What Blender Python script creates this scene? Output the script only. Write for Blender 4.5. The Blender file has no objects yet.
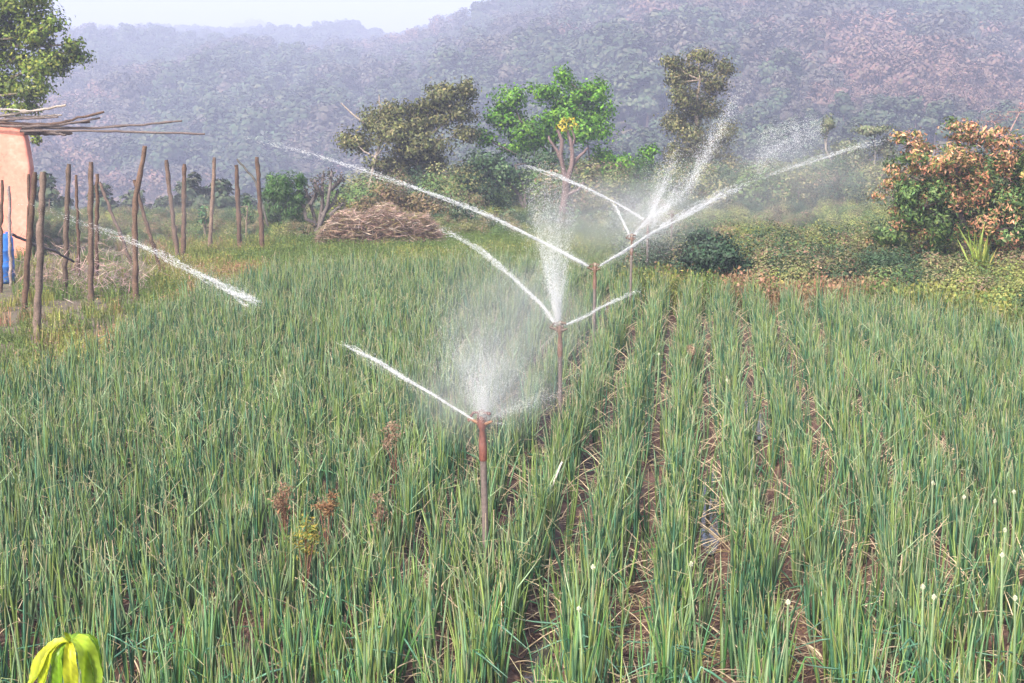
import bpy, math, random
import numpy as np
from mathutils import Vector, Matrix, Euler, noise as mnoise

# ------------------------------------------------------------------ camera, world, sun, exposure
SC = bpy.context.scene
COL = SC.collection
random.seed(7)
RS = np.random.RandomState(11)
CAMH, FPX, PITCH = 2.8, 1422.0, math.radians(9.25)
cam_d = bpy.data.cameras.new('camera'); cam = bpy.data.objects.new('camera', cam_d); COL.objects.link(cam)
cam_d.sensor_width = 36.0; cam_d.lens = 36.0 * FPX / 1024.0
cam_d.clip_start = 0.05; cam_d.clip_end = 6000
cam.location = (0, 0, CAMH); cam.rotation_euler = (math.pi / 2 - PITCH, 0, 0)
SC.camera = cam

SUN_EL, SUN_ROT = math.radians(44), math.radians(-148)
W = bpy.data.worlds.new('World'); SC.world = W; W.use_nodes = True
wn = W.node_tree.nodes; wn.clear()
sky = wn.new('ShaderNodeTexSky'); sky.sky_type = 'NISHITA'; sky.sun_disc = False
sky.sun_elevation = SUN_EL; sky.sun_rotation = SUN_ROT
sky.altitude = 300; sky.air_density = 1.0; sky.dust_density = 6.0; sky.ozone_density = 1.0
wb = wn.new('ShaderNodeBackground'); wb.inputs['Strength'].default_value = 0.14
wo = wn.new('ShaderNodeOutputWorld')
W.node_tree.links.new(sky.outputs[0], wb.inputs[0]); W.node_tree.links.new(wb.outputs[0], wo.inputs[0])

sd = bpy.data.lights.new('sun', 'SUN'); sun = bpy.data.objects.new('sun', sd); COL.objects.link(sun)
sd.energy = 3.0; sd.angle = math.radians(3); sd.color = (1.0, 0.93, 0.83)
sdir = Vector((math.sin(SUN_ROT) * math.cos(SUN_EL), math.cos(SUN_ROT) * math.cos(SUN_EL), math.sin(SUN_EL)))
sun.rotation_euler = (-sdir).to_track_quat('-Z', 'Y').to_euler()

SC.view_settings.view_transform = 'Standard'; SC.view_settings.look = 'None'
SC.view_settings.exposure = 1.7; SC.view_settings.gamma = 1.0
SC.view_settings.use_curve_mapping = False
SC.cycles.use_denoising = True
SC.cycles.max_bounces = 4; SC.cycles.diffuse_bounces = 2; SC.cycles.glossy_bounces = 1
SC.cycles.transmission_bounces = 3; SC.cycles.volume_bounces = 0; SC.cycles.transparent_max_bounces = 8
SC.cycles.volume_step_rate = 2.0; SC.cycles.volume_max_steps = 128
SC.cycles.caustics_reflective = False; SC.cycles.caustics_refractive = False

# ------------------------------------------------------------------ helpers: pixels, terrain
CP, SP = math.cos(PITCH), math.sin(PITCH)
def ray(px, py):
    a = (px - 512.0) / FPX; b = (341.5 - py) / FPX
    return Vector((a, CP + b * SP, -SP + b * CP))
def at(px, py, Y):
    r = ray(px, py); t = Y / r.y
    return Vector((r.x * t, Y, CAMH + r.z * t))
def on_z(px, py, z=0.0):
    r = ray(px, py); t = (z - CAMH) / r.z
    return Vector((r.x * t, r.y * t, z))
def proj(x, y, z):
    d = y * CP - (z - CAMH) * SP; v = y * SP + (z - CAMH) * CP
    return 512 + FPX * x / d, 341.5 - FPX * v / d
def ppm(Y):                       # metres per photo pixel at forward distance Y
    return Y / FPX
def lin(c):
    return tuple(((v / 255.0) / 12.92 if v < 10.3 else ((v / 255.0 + 0.055) / 1.055) ** 2.4) for v in c)
def sstep(a, b, x):
    t = np.clip((x - a) / (b - a), 0, 1); return t * t * (3 - 2 * t)
def nz(x, y, z=0.0):
    return mnoise.noise(Vector((x, y, z)))

RU = [-900, -200, 60, 110, 160, 230, 300, 345, 400, 440, 480, 520, 600, 720, 900, 1100, 1500, 2200]
RY = [30, 30, 40, 41, 38, 41, 45, 40, 47, 31, 20, 5, -28, -62, -85, -75, -40, -40]
RR = [900, 900, 880, 870, 860, 850, 830, 800, 760, 720, 690, 660, 630, 610, 600, 600, 600, 600]
VU = [-400, 0, 300, 450, 600, 700, 900, 1400]
VD = [11, 11, 10, 7, 6, 4.5, 4, 4]
def terrain(x, y):
    yy = max(y, 1.0); u = 512 + FPX * x / max(yy, 20.0)
    dep = float(np.interp(u, VU, VD))
    z = -0.1 - dep * float(sstep(30, 135, y))
    if y > 120:
        R = float(np.interp(u, RU, RR)); ry = float(np.interp(u, RU, RY))
        ang = math.atan((341.5 - ry) / FPX) - PITCH
        zr = CAMH + R * math.tan(ang) - 5.0
        s = (y - 120) / (R - 120)
        if s < 1:
            prof = 0.25 * s + 0.75 * (s * s * (3 - 2 * s)) if s > 0 else 0
            sp = nz(x * 0.011, y * 0.006, 3.1) * 16 + nz(x * 0.03, y * 0.018, 7.7) * 6
            z = -0.1 - dep + (zr + dep) * prof + sp * (4 * s * (1 - s)) ** 0.8
        else:
            z = zr - (y - R) * 0.22
    if y > 960:
        z = max(z, -60); z2 = CAMH + 1150 * math.tan(math.atan((341.5 - 33) / FPX) - PITCH)
        w = math.exp(-((u - 258) / 42.0) ** 4) * math.exp(-((y - 1150) / 90.0) ** 2)
        z = z * (1 - w) + z2 * w
    elif y > 880:
        z = max(z, -60)
    return z

ROWA = math.radians(7.5); DX, DY = math.sin(ROWA), math.cos(ROWA)
ROWSP = 0.44
_f = on_z(712, 650)
S0 = _f.x * DY - _f.y * DX
def st2xy(s, t): return s * DY + t * DX, -s * DX + t * DY
FU = [-2000, -300, 0, 100, 200, 260, 350, 560, 630, 680, 760, 850, 940, 1024, 1400, 3000]
FY = [520, 440, 402, 366, 305, 286, 277, 280, 292, 308, 312, 313, 322, 342, 400, 500]
FD = [on_z(512, v).y for v in FY]
def inside(x, y):                 # > 0 inside the onion field, metres from its far border
    if y < 3.5: return y - 3.5
    u, v = proj(x, y, 0); return float(np.interp(u, FU, FD)) - y
def soil_z(s, t):
    x, y = st2xy(s, t)
    return -0.045 * math.cos(2 * math.pi * (s - S0) / ROWSP) + 0.02 * nz(s * 4, t * 1.7) + 0.015 * nz(s * 13, t * 11, 5)

# ------------------------------------------------------------------ helpers: meshes and objects
def tag(o, label=None, cat=None, group=None, kind=None):
    if label: o['label'] = label
    if cat: o['category'] = cat
    if group: o['group'] = group
    if kind: o['kind'] = kind
    return o
def mesh_obj(name, me, mat=None, parent=None, link=True):
    o = bpy.data.objects.new(name, me)
    if mat is not None and not me.materials: me.materials.append(mat)
    if parent is not None: o.parent = parent
    if link: COL.objects.link(o)
    return o
def empty(name, loc, label=None, cat=None, group=None, rz=0):
    o = bpy.data.objects.new(name, None); COL.objects.link(o)
    o.location = loc; o.rotation_euler = (0, 0, rz); o.empty_display_size = 0.1
    return tag(o, label, cat, group)
def mesh_np(name, V, F, C=None, smooth=False, NR=None):
    """V (n,3), F (m,k) all faces with k corners, C (n,3) linear colours"""
    V = np.asarray(V, np.float32); F = np.asarray(F, np.int32)
    me = bpy.data.meshes.new(name); n, m, k = len(V), len(F), F.shape[1]
    me.vertices.add(n); me.vertices.foreach_set('co', V.ravel())
    me.loops.add(m * k); me.loops.foreach_set('vertex_index', F.ravel())
    me.polygons.add(m); me.polygons.foreach_set('loop_start', np.arange(0, m * k, k, dtype=np.int32))
    if smooth: me.polygons.foreach_set('use_smooth', np.ones(m, bool))
    if C is not None:
        a = me.attributes.new('Col', 'FLOAT_COLOR', 'POINT')
        a.data.foreach_set('color', np.hstack([np.asarray(C, np.float32), np.ones((n, 1), np.float32)]).ravel())
    me.update(calc_edges=True); me.validate()
    if NR is not None: me.normals_split_custom_set_from_vertices(np.asarray(NR, float).tolist())
    return me
class MB:
    """collects tubes and sheets as triangles"""
    def __init__(s): s.v = []; s.f = []; s.c = []; s.nr = []; s.n = 0; s.custom = False
    def add(s, V, F, C, NR=None):
        s.nr.append(np.zeros((len(V), 3)) if NR is None else NR); s.custom = s.custom or NR is not None
        V = np.asarray(V, float); F = np.asarray(F, int)
        if F.shape[1] == 4: F = np.vstack([F[:, [0, 1, 2]], F[:, [0, 2, 3]]])
        C = np.asarray(C, float)
        if C.ndim == 1: C = np.tile(C, (len(V), 1))
        s.v.append(V); s.f.append(F + s.n); s.c.append(C); s.n += len(V)
    def tube(s, pts, rad, sides=6, col=(0.2, 0.2, 0.2), cap=True, wob=0.0):
        P = np.asarray([tuple(p) for p in pts], float); n = len(P)
        T = np.gradient(P, axis=0); T /= np.linalg.norm(T, axis=1)[:, None] + 1e-9
        rad = np.broadcast_to(np.asarray(rad, float), (n,))
        ref = np.array([1.0, 0, 0]) if abs(T[0][0]) < 0.9 else np.array([0, 1.0, 0])
        V = []
        for i in range(n):
            a = np.cross(T[i], ref); a /= np.linalg.norm(a); b = np.cross(T[i], a); ref = np.cross(a, T[i]) * 1.0
            ref = b * 0 + np.cross(a, T[i])
            for k in range(sides):
                t = 2 * math.pi * k / sides; r = rad[i] * (1 + wob * random.uniform(-1, 1))
                V.append(P[i] + r * (math.cos(t) * a + math.sin(t) * b))
            ref = -b if False else ref
        F = [(i * sides + k, i * sides + (k + 1) % sides, (i + 1) * sides + (k + 1) % sides, (i + 1) * sides + k)
             for i in range(n - 1) for k in range(sides)]
        col = np.asarray(col, float)
        C = np.repeat(col, sides, axis=0) if col.ndim == 2 else col
        s.add(V, F, C)
        if cap:
            for e in (0, n - 1):
                c0 = s.n; base = c0 - n * sides if e == 0 else c0 - sides
                if e == n - 1 and True: base = s._last + (n - 1) * sides if hasattr(s, '_last') else base
                V2 = [P[e]] + [V[e * sides + k] for k in range(sides)]
                F2 = [(0, 1 + k, 1 + (k + 1) % sides) if e else (0, 1 + (k + 1) % sides, 1 + k) for k in range(sides)]
                cc = col[e] if col.ndim == 2 else col
                s.add(V2, F2, cc)
    def box(s, lo, hi, col):
        x0, y0, z0 = lo; x1, y1, z1 = hi
        V = [(x0, y0, z0), (x1, y0, z0), (x1, y1, z0), (x0, y1, z0), (x0, y0, z1), (x1, y0, z1), (x1, y1, z1), (x0, y1, z1)]
        s.add(V, [(0, 3, 2, 1), (4, 5, 6, 7), (0, 1, 5, 4), (1, 2, 6, 5), (2, 3, 7, 6), (3, 0, 4, 7)], col)
    def mesh(s, name, smooth=False):
        return mesh_np(name, np.vstack(s.v), np.vstack(s.f), np.vstack(s.c), smooth or s.custom, np.vstack(s.nr) if s.custom else None)
    def obj(s, name, mat, parent=None, smooth=False, link=True):
        return mesh_obj(name, s.mesh(name, smooth), mat, parent, link)

def unit(v): return v / (np.linalg.norm(v, axis=-1, keepdims=True) + 1e-9)
def leaf_quads(C, D, L, Wd, COLS, fold=0.15, NR=None, rough=.45):
    """rhombic leaves: centres C, directions D (n,3), lengths L, widths Wd"""
    n = len(C); D = unit(D)
    if NR is None: S = unit(np.cross(D, RS.normal(size=(n, 3))))
    else:                         # leaves lie roughly along the crown's surface, upper side out
        fn = unit(NR + RS.normal(0, rough, (n, 3))); D = unit(D - fn * (D * fn).sum(1, keepdims=True)); S = np.cross(D, fn)
    N = np.cross(S, D)
    L = np.broadcast_to(L, (n,))[:, None]; Wd = np.broadcast_to(Wd, (n,))[:, None]
    b = C - D * L * 0.5; t = C + D * L * 0.5; m = C - D * L * 0.05 + N * Wd * fold
    V = np.stack([b, m + S * Wd * 0.5, t, m - S * Wd * 0.5], 1).reshape(-1, 3)
    i = np.arange(n)[:, None] * 4
    F = np.vstack([i + np.array([[0, 1, 2]]), i + np.array([[0, 2, 3]])])
    return V, F, np.repeat(COLS, 4, axis=0)
def pal_pick(pal, n, jit=0.18):
    pal = np.asarray(pal, float); k = RS.randint(0, len(pal), n)
    return np.clip(pal[k] * (1 + RS.normal(0, jit, (n, 1))) * (1 + RS.normal(0, 0.06, (n, 3))), 0.004, 0.95)

# ------------------------------------------------------------------ materials
def mat_new(name):
    m = bpy.data.materials.new(name); m.use_nodes = True; nt = m.node_tree
    p = nt.nodes.get('Principled BSDF'); return m, nt, p
def N(nt, typ, **kw):
    n = nt.nodes.new(typ)
    for k, v in kw.items(): setattr(n, k, v)
    return n
def leaf_mat(name, trans=0.3, rough=0.5, spec=0.3, rnd=0.35):
    m, nt, p = mat_new(name); L = nt.links.new
    a = N(nt, 'ShaderNodeAttribute', attribute_name='Col')
    oi = N(nt, 'ShaderNodeObjectInfo'); mr = N(nt, 'ShaderNodeMapRange')
    mr.inputs['To Min'].default_value = 1 - rnd; mr.inputs['To Max'].default_value = 1 + rnd
    L(oi.outputs['Random'], mr.inputs['Value'])
    mx = N(nt, 'ShaderNodeVectorMath', operation='SCALE')
    L(a.outputs['Color'], mx.inputs[0]); L(mr.outputs[0], mx.inputs['Scale'])
    L(mx.outputs[0], p.inputs['Base Color'])
    p.inputs['Roughness'].default_value = rough; p.inputs['Specular IOR Level'].default_value = spec
    if trans > 0:
        t = N(nt, 'ShaderNodeBsdfTranslucent'); ms = N(nt, 'ShaderNodeMixShader'); ms.inputs[0].default_value = trans
        L(mx.outputs[0], t.inputs['Color']); L(p.outputs[0], ms.inputs[1]); L(t.outputs[0], ms.inputs[2])
        L(ms.outputs[0], nt.nodes['Material Output'].inputs['Surface'])
    return m
def attr_mat(name, rough=0.85, nscale=30, namp=0.35, bump=0.4, metal=0.0):
    """vertex colour with grain and relief"""
    m, nt, p = mat_new(name); L = nt.links.new
    a = N(nt, 'ShaderNodeAttribute', attribute_name='Col'); tc = N(nt, 'ShaderNodeTexCoord')
    no = N(nt, 'ShaderNodeTexNoise'); no.inputs['Scale'].default_value = nscale; no.inputs['Detail'].default_value = 6
    L(tc.outputs['Object'], no.inputs['Vector'])
    mr = N(nt, 'ShaderNodeMapRange'); mr.inputs['From Min'].default_value = 0.3; mr.inputs['From Max'].default_value = 0.7
    mr.inputs['To Min'].default_value = 1 - namp; mr.inputs['To Max'].default_value = 1 + namp
    L(no.outputs['Fac'], mr.inputs['Value'])
    mx = N(nt, 'ShaderNodeVectorMath', operation='SCALE'); L(a.outputs['Color'], mx.inputs[0]); L(mr.outputs[0], mx.inputs['Scale'])
    L(mx.outputs[0], p.inputs['Base Color']); p.inputs['Roughness'].default_value = rough; p.inputs['Metallic'].default_value = metal
    p.inputs['Specular IOR Level'].default_value = 0.3
    if bump:
        b = N(nt, 'ShaderNodeBump'); b.inputs['Strength'].default_value = bump; b.inputs['Distance'].default_value = 0.01
        L(no.outputs['Fac'], b.inputs['Height']); L(b.outputs[0], p.inputs['Normal'])
    return m
def noise_mat(name, cols, scale, rough=0.9, bump=0.5, bdist=0.02, scale2=None):
    m, nt, p = mat_new(name); L = nt.links.new
    tc = N(nt, 'ShaderNodeTexCoord')
    n1 = N(nt, 'ShaderNodeTexNoise'); n1.inputs['Scale'].default_value = scale; n1.inputs['Detail'].default_value = 8
    n1.inputs['Roughness'].default_value = 0.65
    n2 = N(nt, 'ShaderNodeTexNoise'); n2.inputs['Scale'].default_value = scale2 or scale * 12; n2.inputs['Detail'].default_value = 5
    for n_ in (n1, n2): L(tc.outputs['Object'], n_.inputs['Vector'])
    ad = N(nt, 'ShaderNodeMath', operation='MULTIPLY_ADD'); ad.inputs[1].default_value = 0.45
    L(n2.outputs['Fac'], ad.inputs[0]); 
    sb = N(nt, 'ShaderNodeMath', operation='SUBTRACT'); sb.inputs[1].default_value = 0.22
    L(n1.outputs['Fac'], sb.inputs[0]); L(sb.outputs[0], ad.inputs[2])
    cr = N(nt, 'ShaderNodeValToRGB'); e = cr.color_ramp.elements
    while len(e) < len(cols): e.new(0.5)
    for i, c in enumerate(cols):
        e[i].position = 0.3 + 0.4 * i / max(1, len(cols) - 1); e[i].color = (*c, 1)
    L(ad.outputs[0], cr.inputs['Fac']); L(cr.outputs['Color'], p.inputs['Base Color'])
    p.inputs['Roughness'].default_value = rough; p.inputs['Specular IOR Level'].default_value = 0.25
    if bump:
        b = N(nt, 'ShaderNodeBump'); b.inputs['Strength'].default_value = bump; b.inputs['Distance'].default_value = bdist
        L(n2.outputs['Fac'], b.inputs['Height']); L(b.outputs[0], p.inputs['Normal'])
    return m, nt, p
M = {}
M['onion'] = leaf_mat('onion_leaf', 0.22, 0.38, 0.45, 0.22)
M['leaf'] = leaf_mat('foliage', 0.3, 0.55, 0.25, 0.12)
M['forest'] = leaf_mat('forest_foliage', 0.06, 0.95, 0.0, 0.16)
M['sapling'] = leaf_mat('sapling_leaf', 0.45, 0.45, 0.35, 0.05)
M['dry'] = leaf_mat('dry_plant', 0.25, 0.8, 0.15, 0.25)
M['bark'] = attr_mat('bark', 0.9, 25, 0.4, 0.6)
M['wood'] = attr_mat('weathered_wood', 0.85, 40, 0.35, 0.5)
M['metal'] = attr_mat('painted_pipe', 0.5, 60, 0.25, 0.2)
M['plastic'] = attr_mat('plastic', 0.35, 8, 0.1, 0.0)
M['wall'] = noise_mat('mud_plaster', [lin((134, 82, 72)), lin((186, 120, 104)), lin((194, 130, 114)), lin((206, 148, 134))], 1.1, 0.9, 0.35, 0.02)[0]
M['soil'], _nt, _p = noise_mat('wet_soil', [(0.035, 0.018, 0.013), (0.075, 0.04, 0.029), (0.14, 0.082, 0.062)], 2.2, 0.55, 0.8, 0.03, 28)
M['ground'] = noise_mat('dry_ground', [(0.06, 0.05, 0.038), (0.095, 0.075, 0.055), (0.10, 0.095, 0.05), (0.15, 0.115, 0.09)], 0.25, 0.95, 0.6, 0.05, 3.5)[0]
def water_mat():
    m, nt, p = mat_new('puddle_water')
    p.inputs['Base Color'].default_value = (0.035, 0.027, 0.022, 1); p.inputs['Roughness'].default_value = 0.06
    p.inputs['Specular IOR Level'].default_value = 0.6
    tc = N(nt, 'ShaderNodeTexCoord'); no = N(nt, 'ShaderNodeTexNoise'); no.inputs['Scale'].default_value = 22
    b = N(nt, 'ShaderNodeBump'); b.inputs['Strength'].default_value = 0.25; b.inputs['Distance'].default_value = 0.01
    nt.links.new(tc.outputs['Object'], no.inputs['Vector']); nt.links.new(no.outputs['Fac'], b.inputs['Height'])
    nt.links.new(b.outputs[0], p.inputs['Normal']); return m
M['puddle'] = water_mat()
def spray_mat():
    m, nt, p = mat_new('water_spray')
    p.inputs['Base Color'].default_value = (0.93, 0.95, 0.97, 1); p.inputs['Roughness'].default_value = 0.25
    t = N(nt, 'ShaderNodeBsdfTranslucent'); t.inputs['Color'].default_value = (0.95, 0.97, 0.98, 1)
    ms = N(nt, 'ShaderNodeMixShader'); ms.inputs[0].default_value = 0.5
    nt.links.new(p.outputs[0], ms.inputs[1]); nt.links.new(t.outputs[0], ms.inputs[2])
    nt.links.new(ms.outputs[0], nt.nodes['Material Output'].inputs['Surface']); return m
M['spray'] = spray_mat()
def vol_mat(name, color, dens, aniso=0.2, falloff=False, nscale=2.0):
    m, nt, p = mat_new(name); nt.nodes.remove(p); L = nt.links.new
    v = N(nt, 'ShaderNodeVolumePrincipled'); v.inputs['Color'].default_value = (*color, 1)
    v.inputs['Density'].default_value = dens; v.inputs['Anisotropy'].default_value = aniso
    if falloff:
        tc = N(nt, 'ShaderNodeTexCoord')
        ln = N(nt, 'ShaderNodeVectorMath', operation='LENGTH'); L(tc.outputs['Object'], ln.inputs[0])
        mr = N(nt, 'ShaderNodeMapRange', interpolation_type='SMOOTHSTEP')
        mr.inputs['From Min'].default_value = 1.0; mr.inputs['From Max'].default_value = 0.1
        mr.inputs['To Min'].default_value = 0; mr.inputs['To Max'].default_value = 1
        L(ln.outputs['Value'], mr.inputs['Value'])
        no = N(nt, 'ShaderNodeTexNoise'); no.inputs['Scale'].default_value = nscale; no.inputs['Detail'].default_value = 3
        L(tc.outputs['Object'], no.inputs['Vector'])
        m2 = N(nt, 'ShaderNodeMapRange'); m2.inputs['From Min'].default_value = 0.32; m2.inputs['From Max'].default_value = 0.75
        m2.inputs['To Min'].default_value = 0.1; m2.inputs['To Max'].default_value = 2.0; L(no.outputs['Fac'], m2.inputs['Value'])
        mu = N(nt, 'ShaderNodeMath', operation='MULTIPLY'); L(mr.outputs[0], mu.inputs[0]); L(m2.outputs[0], mu.inputs[1])
        mv = N(nt, 'ShaderNodeMath', operation='MULTIPLY'); mv.inputs[1].default_value = dens; L(mu.outputs[0], mv.inputs[0])
        L(mv.outputs[0], v.inputs['Density'])
    L(v.outputs[0], nt.nodes['Material Output'].inputs['Volume']); return m

# ------------------------------------------------------------------ scatter for what nobody could count
def scatter(name, P, rot, scl, idx, protos, label=None, cat=None):
    me = bpy.data.meshes.new(name); P = np.asarray(P, np.float32); n = len(P)
    me.vertices.add(n); me.vertices.foreach_set('co', P.ravel())
    a = me.attributes.new('rot', 'FLOAT_VECTOR', 'POINT'); a.data.foreach_set('vector', np.asarray(rot, np.float32).ravel())
    a = me.attributes.new('scl', 'FLOAT', 'POINT'); a.data.foreach_set('value', np.asarray(scl, np.float32))
    a = me.attributes.new('idx', 'INT', 'POINT'); a.data.foreach_set('value', np.asarray(idx, np.int32))
    me.update()
    c = bpy.data.collections.new(name + '_sources')
    for i, p in enumerate(protos):
        p.name = '%s_source_%03d' % (name, i); c.objects.link(p)
    o = mesh_obj(name, me)
    ng = bpy.data.node_groups.new(name + '_nodes', 'GeometryNodeTree')
    ng.interface.new_socket('Geometry', in_out='INPUT', socket_type='NodeSocketGeometry')
    ng.interface.new_socket('Geometry', in_out='OUTPUT', socket_type='NodeSocketGeometry')
    gi = ng.nodes.new('NodeGroupInput'); go = ng.nodes.new('NodeGroupOutput'); L = ng.links.new
    ci = ng.nodes.new('GeometryNodeCollectionInfo'); ci.inputs['Collection'].default_value = c
    ci.inputs['Separate Children'].default_value = True; ci.inputs['Reset Children'].default_value = True
    ip = ng.nodes.new('GeometryNodeInstanceOnPoints'); ip.inputs['Pick Instance'].default_value = True
    def att(nm, t):
        q = ng.nodes.new('GeometryNodeInputNamedAttribute'); q.data_type = t; q.inputs['Name'].default_value = nm
        return q.outputs['Attribute']
    er = ng.nodes.new('FunctionNodeEulerToRotation'); L(att('rot', 'FLOAT_VECTOR'), er.inputs[0])
    L(gi.outputs[0], ip.inputs['Points']); L(ci.outputs[0], ip.inputs['Instance'])
    L(att('idx', 'INT'), ip.inputs['Instance Index']); L(er.outputs[0], ip.inputs['Rotation'])
    L(att('scl', 'FLOAT'), ip.inputs['Scale']); L(ip.outputs[0], go.inputs[0])
    md = o.modifiers.new('scatter', 'NODES'); md.node_group = ng
    return tag(o, label, cat, kind='stuff')

# ------------------------------------------------------------------ the setting: ground with hills, field soil, puddles
def build_ground():
    ys = np.concatenate([np.arange(-30, 20, 5), np.arange(20, 60, 2), np.arange(60, 140, 5), np.arange(140, 960, 9), np.arange(960, 1290, 15)])
    us = np.linspace(-1, 1, 161)
    V = np.array([((u * 0.75) * (y + 60), y, 0) for y in ys for u in us])
    for v in V:
        v[2] = terrain(v[0], v[1]) + (0.03 * nz(v[0] * .8, v[1] * .8) if v[1] < 60 else 0)
    nu = len(us)
    F = [(i * nu + k, i * nu + k + 1, (i + 1) * nu + k + 1, (i + 1) * nu + k) for i in range(len(ys) - 1) for k in range(nu - 1)]
    tag(mesh_obj('ground', mesh_np('ground', V, F, None, True), M['ground']), 'dry ground falling away behind the field and rising into wooded hills', 'ground', kind='structure')
build_ground()

def build_soil():
    ss = np.arange(-15, 14, 0.055); ts = np.concatenate([np.arange(3.6, 13, 0.09), np.arange(13, 26.5, 0.2)])
    ns = len(ss); V = np.zeros((len(ss) * len(ts), 3)); keep = np.zeros(len(V), bool)
    for j, t in enumerate(ts):
        for i, s in enumerate(ss):
            x, y = st2xy(s, t); q = j * ns + i; V[q, 0] = x; V[q, 1] = y
            if abs(x) > 0.42 * y + 2.5: V[q, 2] = -0.3; continue
            d = inside(x, y); keep[q] = d > -0.6
            V[q, 2] = soil_z(s, t) - 0.3 * float(sstep(0.15, -0.5, d))
    i = np.arange(len(ts) - 1)[:, None] * ns + np.arange(ns - 1)[None]; i = i.ravel()
    F = np.stack([i, i + 1, i + ns + 1, i + ns], 1); F = F[keep[F].all(1)]
    use = np.unique(F); remap = np.zeros(len(V), int); remap[use] = np.arange(len(use))
    tag(mesh_obj('field_soil', mesh_np('field_soil', V[use], remap[F], None, True), M['soil']), 'damp brown soil of the onion field in low ridges and furrows', 'soil', kind='structure')
build_soil()

def puddle(px, py, ln, wd, label):
    g = on_z(px, py); s = round((g.x * DY - g.y * DX - S0) / ROWSP) * ROWSP + S0; t = g.x * DX + g.y * DY
    mb = MB(); V = [(*st2xy(s, t), -0.019)]; n = 26
    for k in range(n):
        a = 2 * math.pi * k / n; r = 1 + 0.35 * nz(math.cos(a) * 1.7 + px, math.sin(a) * 1.7, 2)
        V.append((*st2xy(s + wd * r * math.cos(a), t + ln * r * math.sin(a)), -0.019))
    mb.add(V, [(0, 1 + k, 1 + (k + 1) % n) for k in range(n)], (0.1, 0.1, 0.1))
    tag(mb.obj('puddle', M['puddle']), label, 'puddle', kind='structure')
puddle(707, 505, 0.95, 0.12, 'narrow strip of standing water in the middle furrow')
puddle(745, 415, 0.9, 0.11, 'small wet gleam of water farther along the right furrow')
puddle(548, 655, 0.3, 0.12, 'short puddle at the near end of a furrow')

# ------------------------------------------------------------------ onion plants
G_ONION = [(0.042, 0.115, 0.05), (0.055, 0.145, 0.068), (0.062, 0.155, 0.095), (0.06, 0.16, 0.045), (0.10, 0.195, 0.09), (0.03, 0.082, 0.04), (0.17, 0.25, 0.13), (0.16, 0.23, 0.065), (0.13, 0.20, 0.10), (0.10, 0.18, 0.055)]
YEL, STRAW = np.array((0.30, 0.28, 0.11)), np.array((0.44, 0.35, 0.23))
def onion_leaf(kind, fine=True):
    """one hollow onion leaf rising from the origin along +z, leaning to +x"""
    n, sides = (10, 6) if fine else (6, 4)
    Ln = random.uniform(0.34, 0.64); r0 = random.uniform(0.0055, 0.0095)
    g = np.array(random.choice(G_ONION)) * random.uniform(0.85, 1.2)
    bend = random.choice([-1, 1]) * random.uniform(0.0, 0.32); kink = random.uniform(0.45, 0.85); kang = random.uniform(0.6, 2.4)
    if kind == 'dry': Ln *= 0.75; bend = random.uniform(0.5, 1.6); r0 *= 0.6
    P = [np.zeros(3)]; ang = 0.0; wy = random.uniform(-0.2, 0.2)
    for i in range(1, n):
        f = i / (n - 1); a = bend * f * f
        if kind == 'bent' and f > kink: a += kang * min(1, (f - kink) / 0.12)
        P.append(P[-1] + np.array([math.sin(a), wy * f, math.cos(a)]) * Ln / (n - 1))
    f = np.linspace(0, 1, n); R = r0 * np.where(f < 0.35, 0.75 + 0.25 * f / 0.35, 1 - 0.86 * ((f - 0.35) / 0.65) ** 1.4)
    if kind == 'bent': R = R * np.where(np.abs(f - kink) < 0.08, 0.7, 1)
    C = np.tile(g, (n, 1)); C[0] = C[0] * 0.4 + np.array((0.3, 0.33, 0.2)) * 0.6
    tip = random.choice([0, 0, 0.05, 0.08, 0.12, 0.2]) if kind != 'dry' else 1.0
    if tip:
        w = np.clip((f - (1 - tip)) / max(tip, .01) * 1.6, 0, 1)[:, None]
        tc = YEL if (kind != 'dry' and random.random() < .6) else STRAW * random.uniform(0.6, 1.15)
        C = C * (1 - w) + tc * w
    if kind == 'dry': C = np.tile(STRAW * random.uniform(0.5, 1.1), (n, 1))
    mb = MB(); mb.tube(P, R, sides, C, cap=False)
    return mb
KINDS = ['erect'] * 17 + ['bent'] * 5 + ['dry'] * 4
def leaf_pool(fine): return [(k, onion_leaf(k, fine).mesh('leaf', True)) for k in KINDS]
POOL = leaf_pool(True)
for _k, me in POOL: me.materials.append(M['onion'])
def plant_spec():
    """list of (pool index, azimuth, tilt, scale)"""
    out = []; nl = random.randint(6, 8); a0 = random.random() * 6.28
    for i in range(nl):
        kind = random.random()
        j = random.randrange(0, 17) if kind < 0.66 else (random.randrange(17, 22) if kind < 0.87 else random.randrange(22, 26))
        tl = abs(random.gauss(0.05, 0.11)) + (random.uniform(0.3, 0.9) if j >= 22 else 0)
        out.append((j, a0 + (i % 2) * math.pi + random.gauss(0, 0.7), tl, random.uniform(0.75, 1.08)))
    return out
def mesh_arrays(me):
    v = np.empty(len(me.vertices) * 3, np.float32); me.vertices.foreach_get('co', v)
    f = np.empty(len(me.loops), np.int32); me.loops.foreach_get('vertex_index', f)
    c = np.empty(len(me.vertices) * 4, np.float32); me.attributes['Col'].data.foreach_get('color', c)
    return v.reshape(-1, 3), f.reshape(-1, 3), c.reshape(-1, 4)[:, :3]
def plant_mesh(spec, arrs, name):
    mb = MB()
    for j, az, tl, sc in spec:
        V, F, C = arrs[j]; Mx = np.array(Matrix.Rotation(az, 3, 'Z') @ Matrix.Rotation(tl, 3, 'Y')) * sc
        mb.add(V @ Mx.T + np.array([0.012 * math.cos(az), 0.012 * math.sin(az), 0]), F, C)
    me = mb.mesh(name, True); me.materials.append(M['onion']); return me
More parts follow.
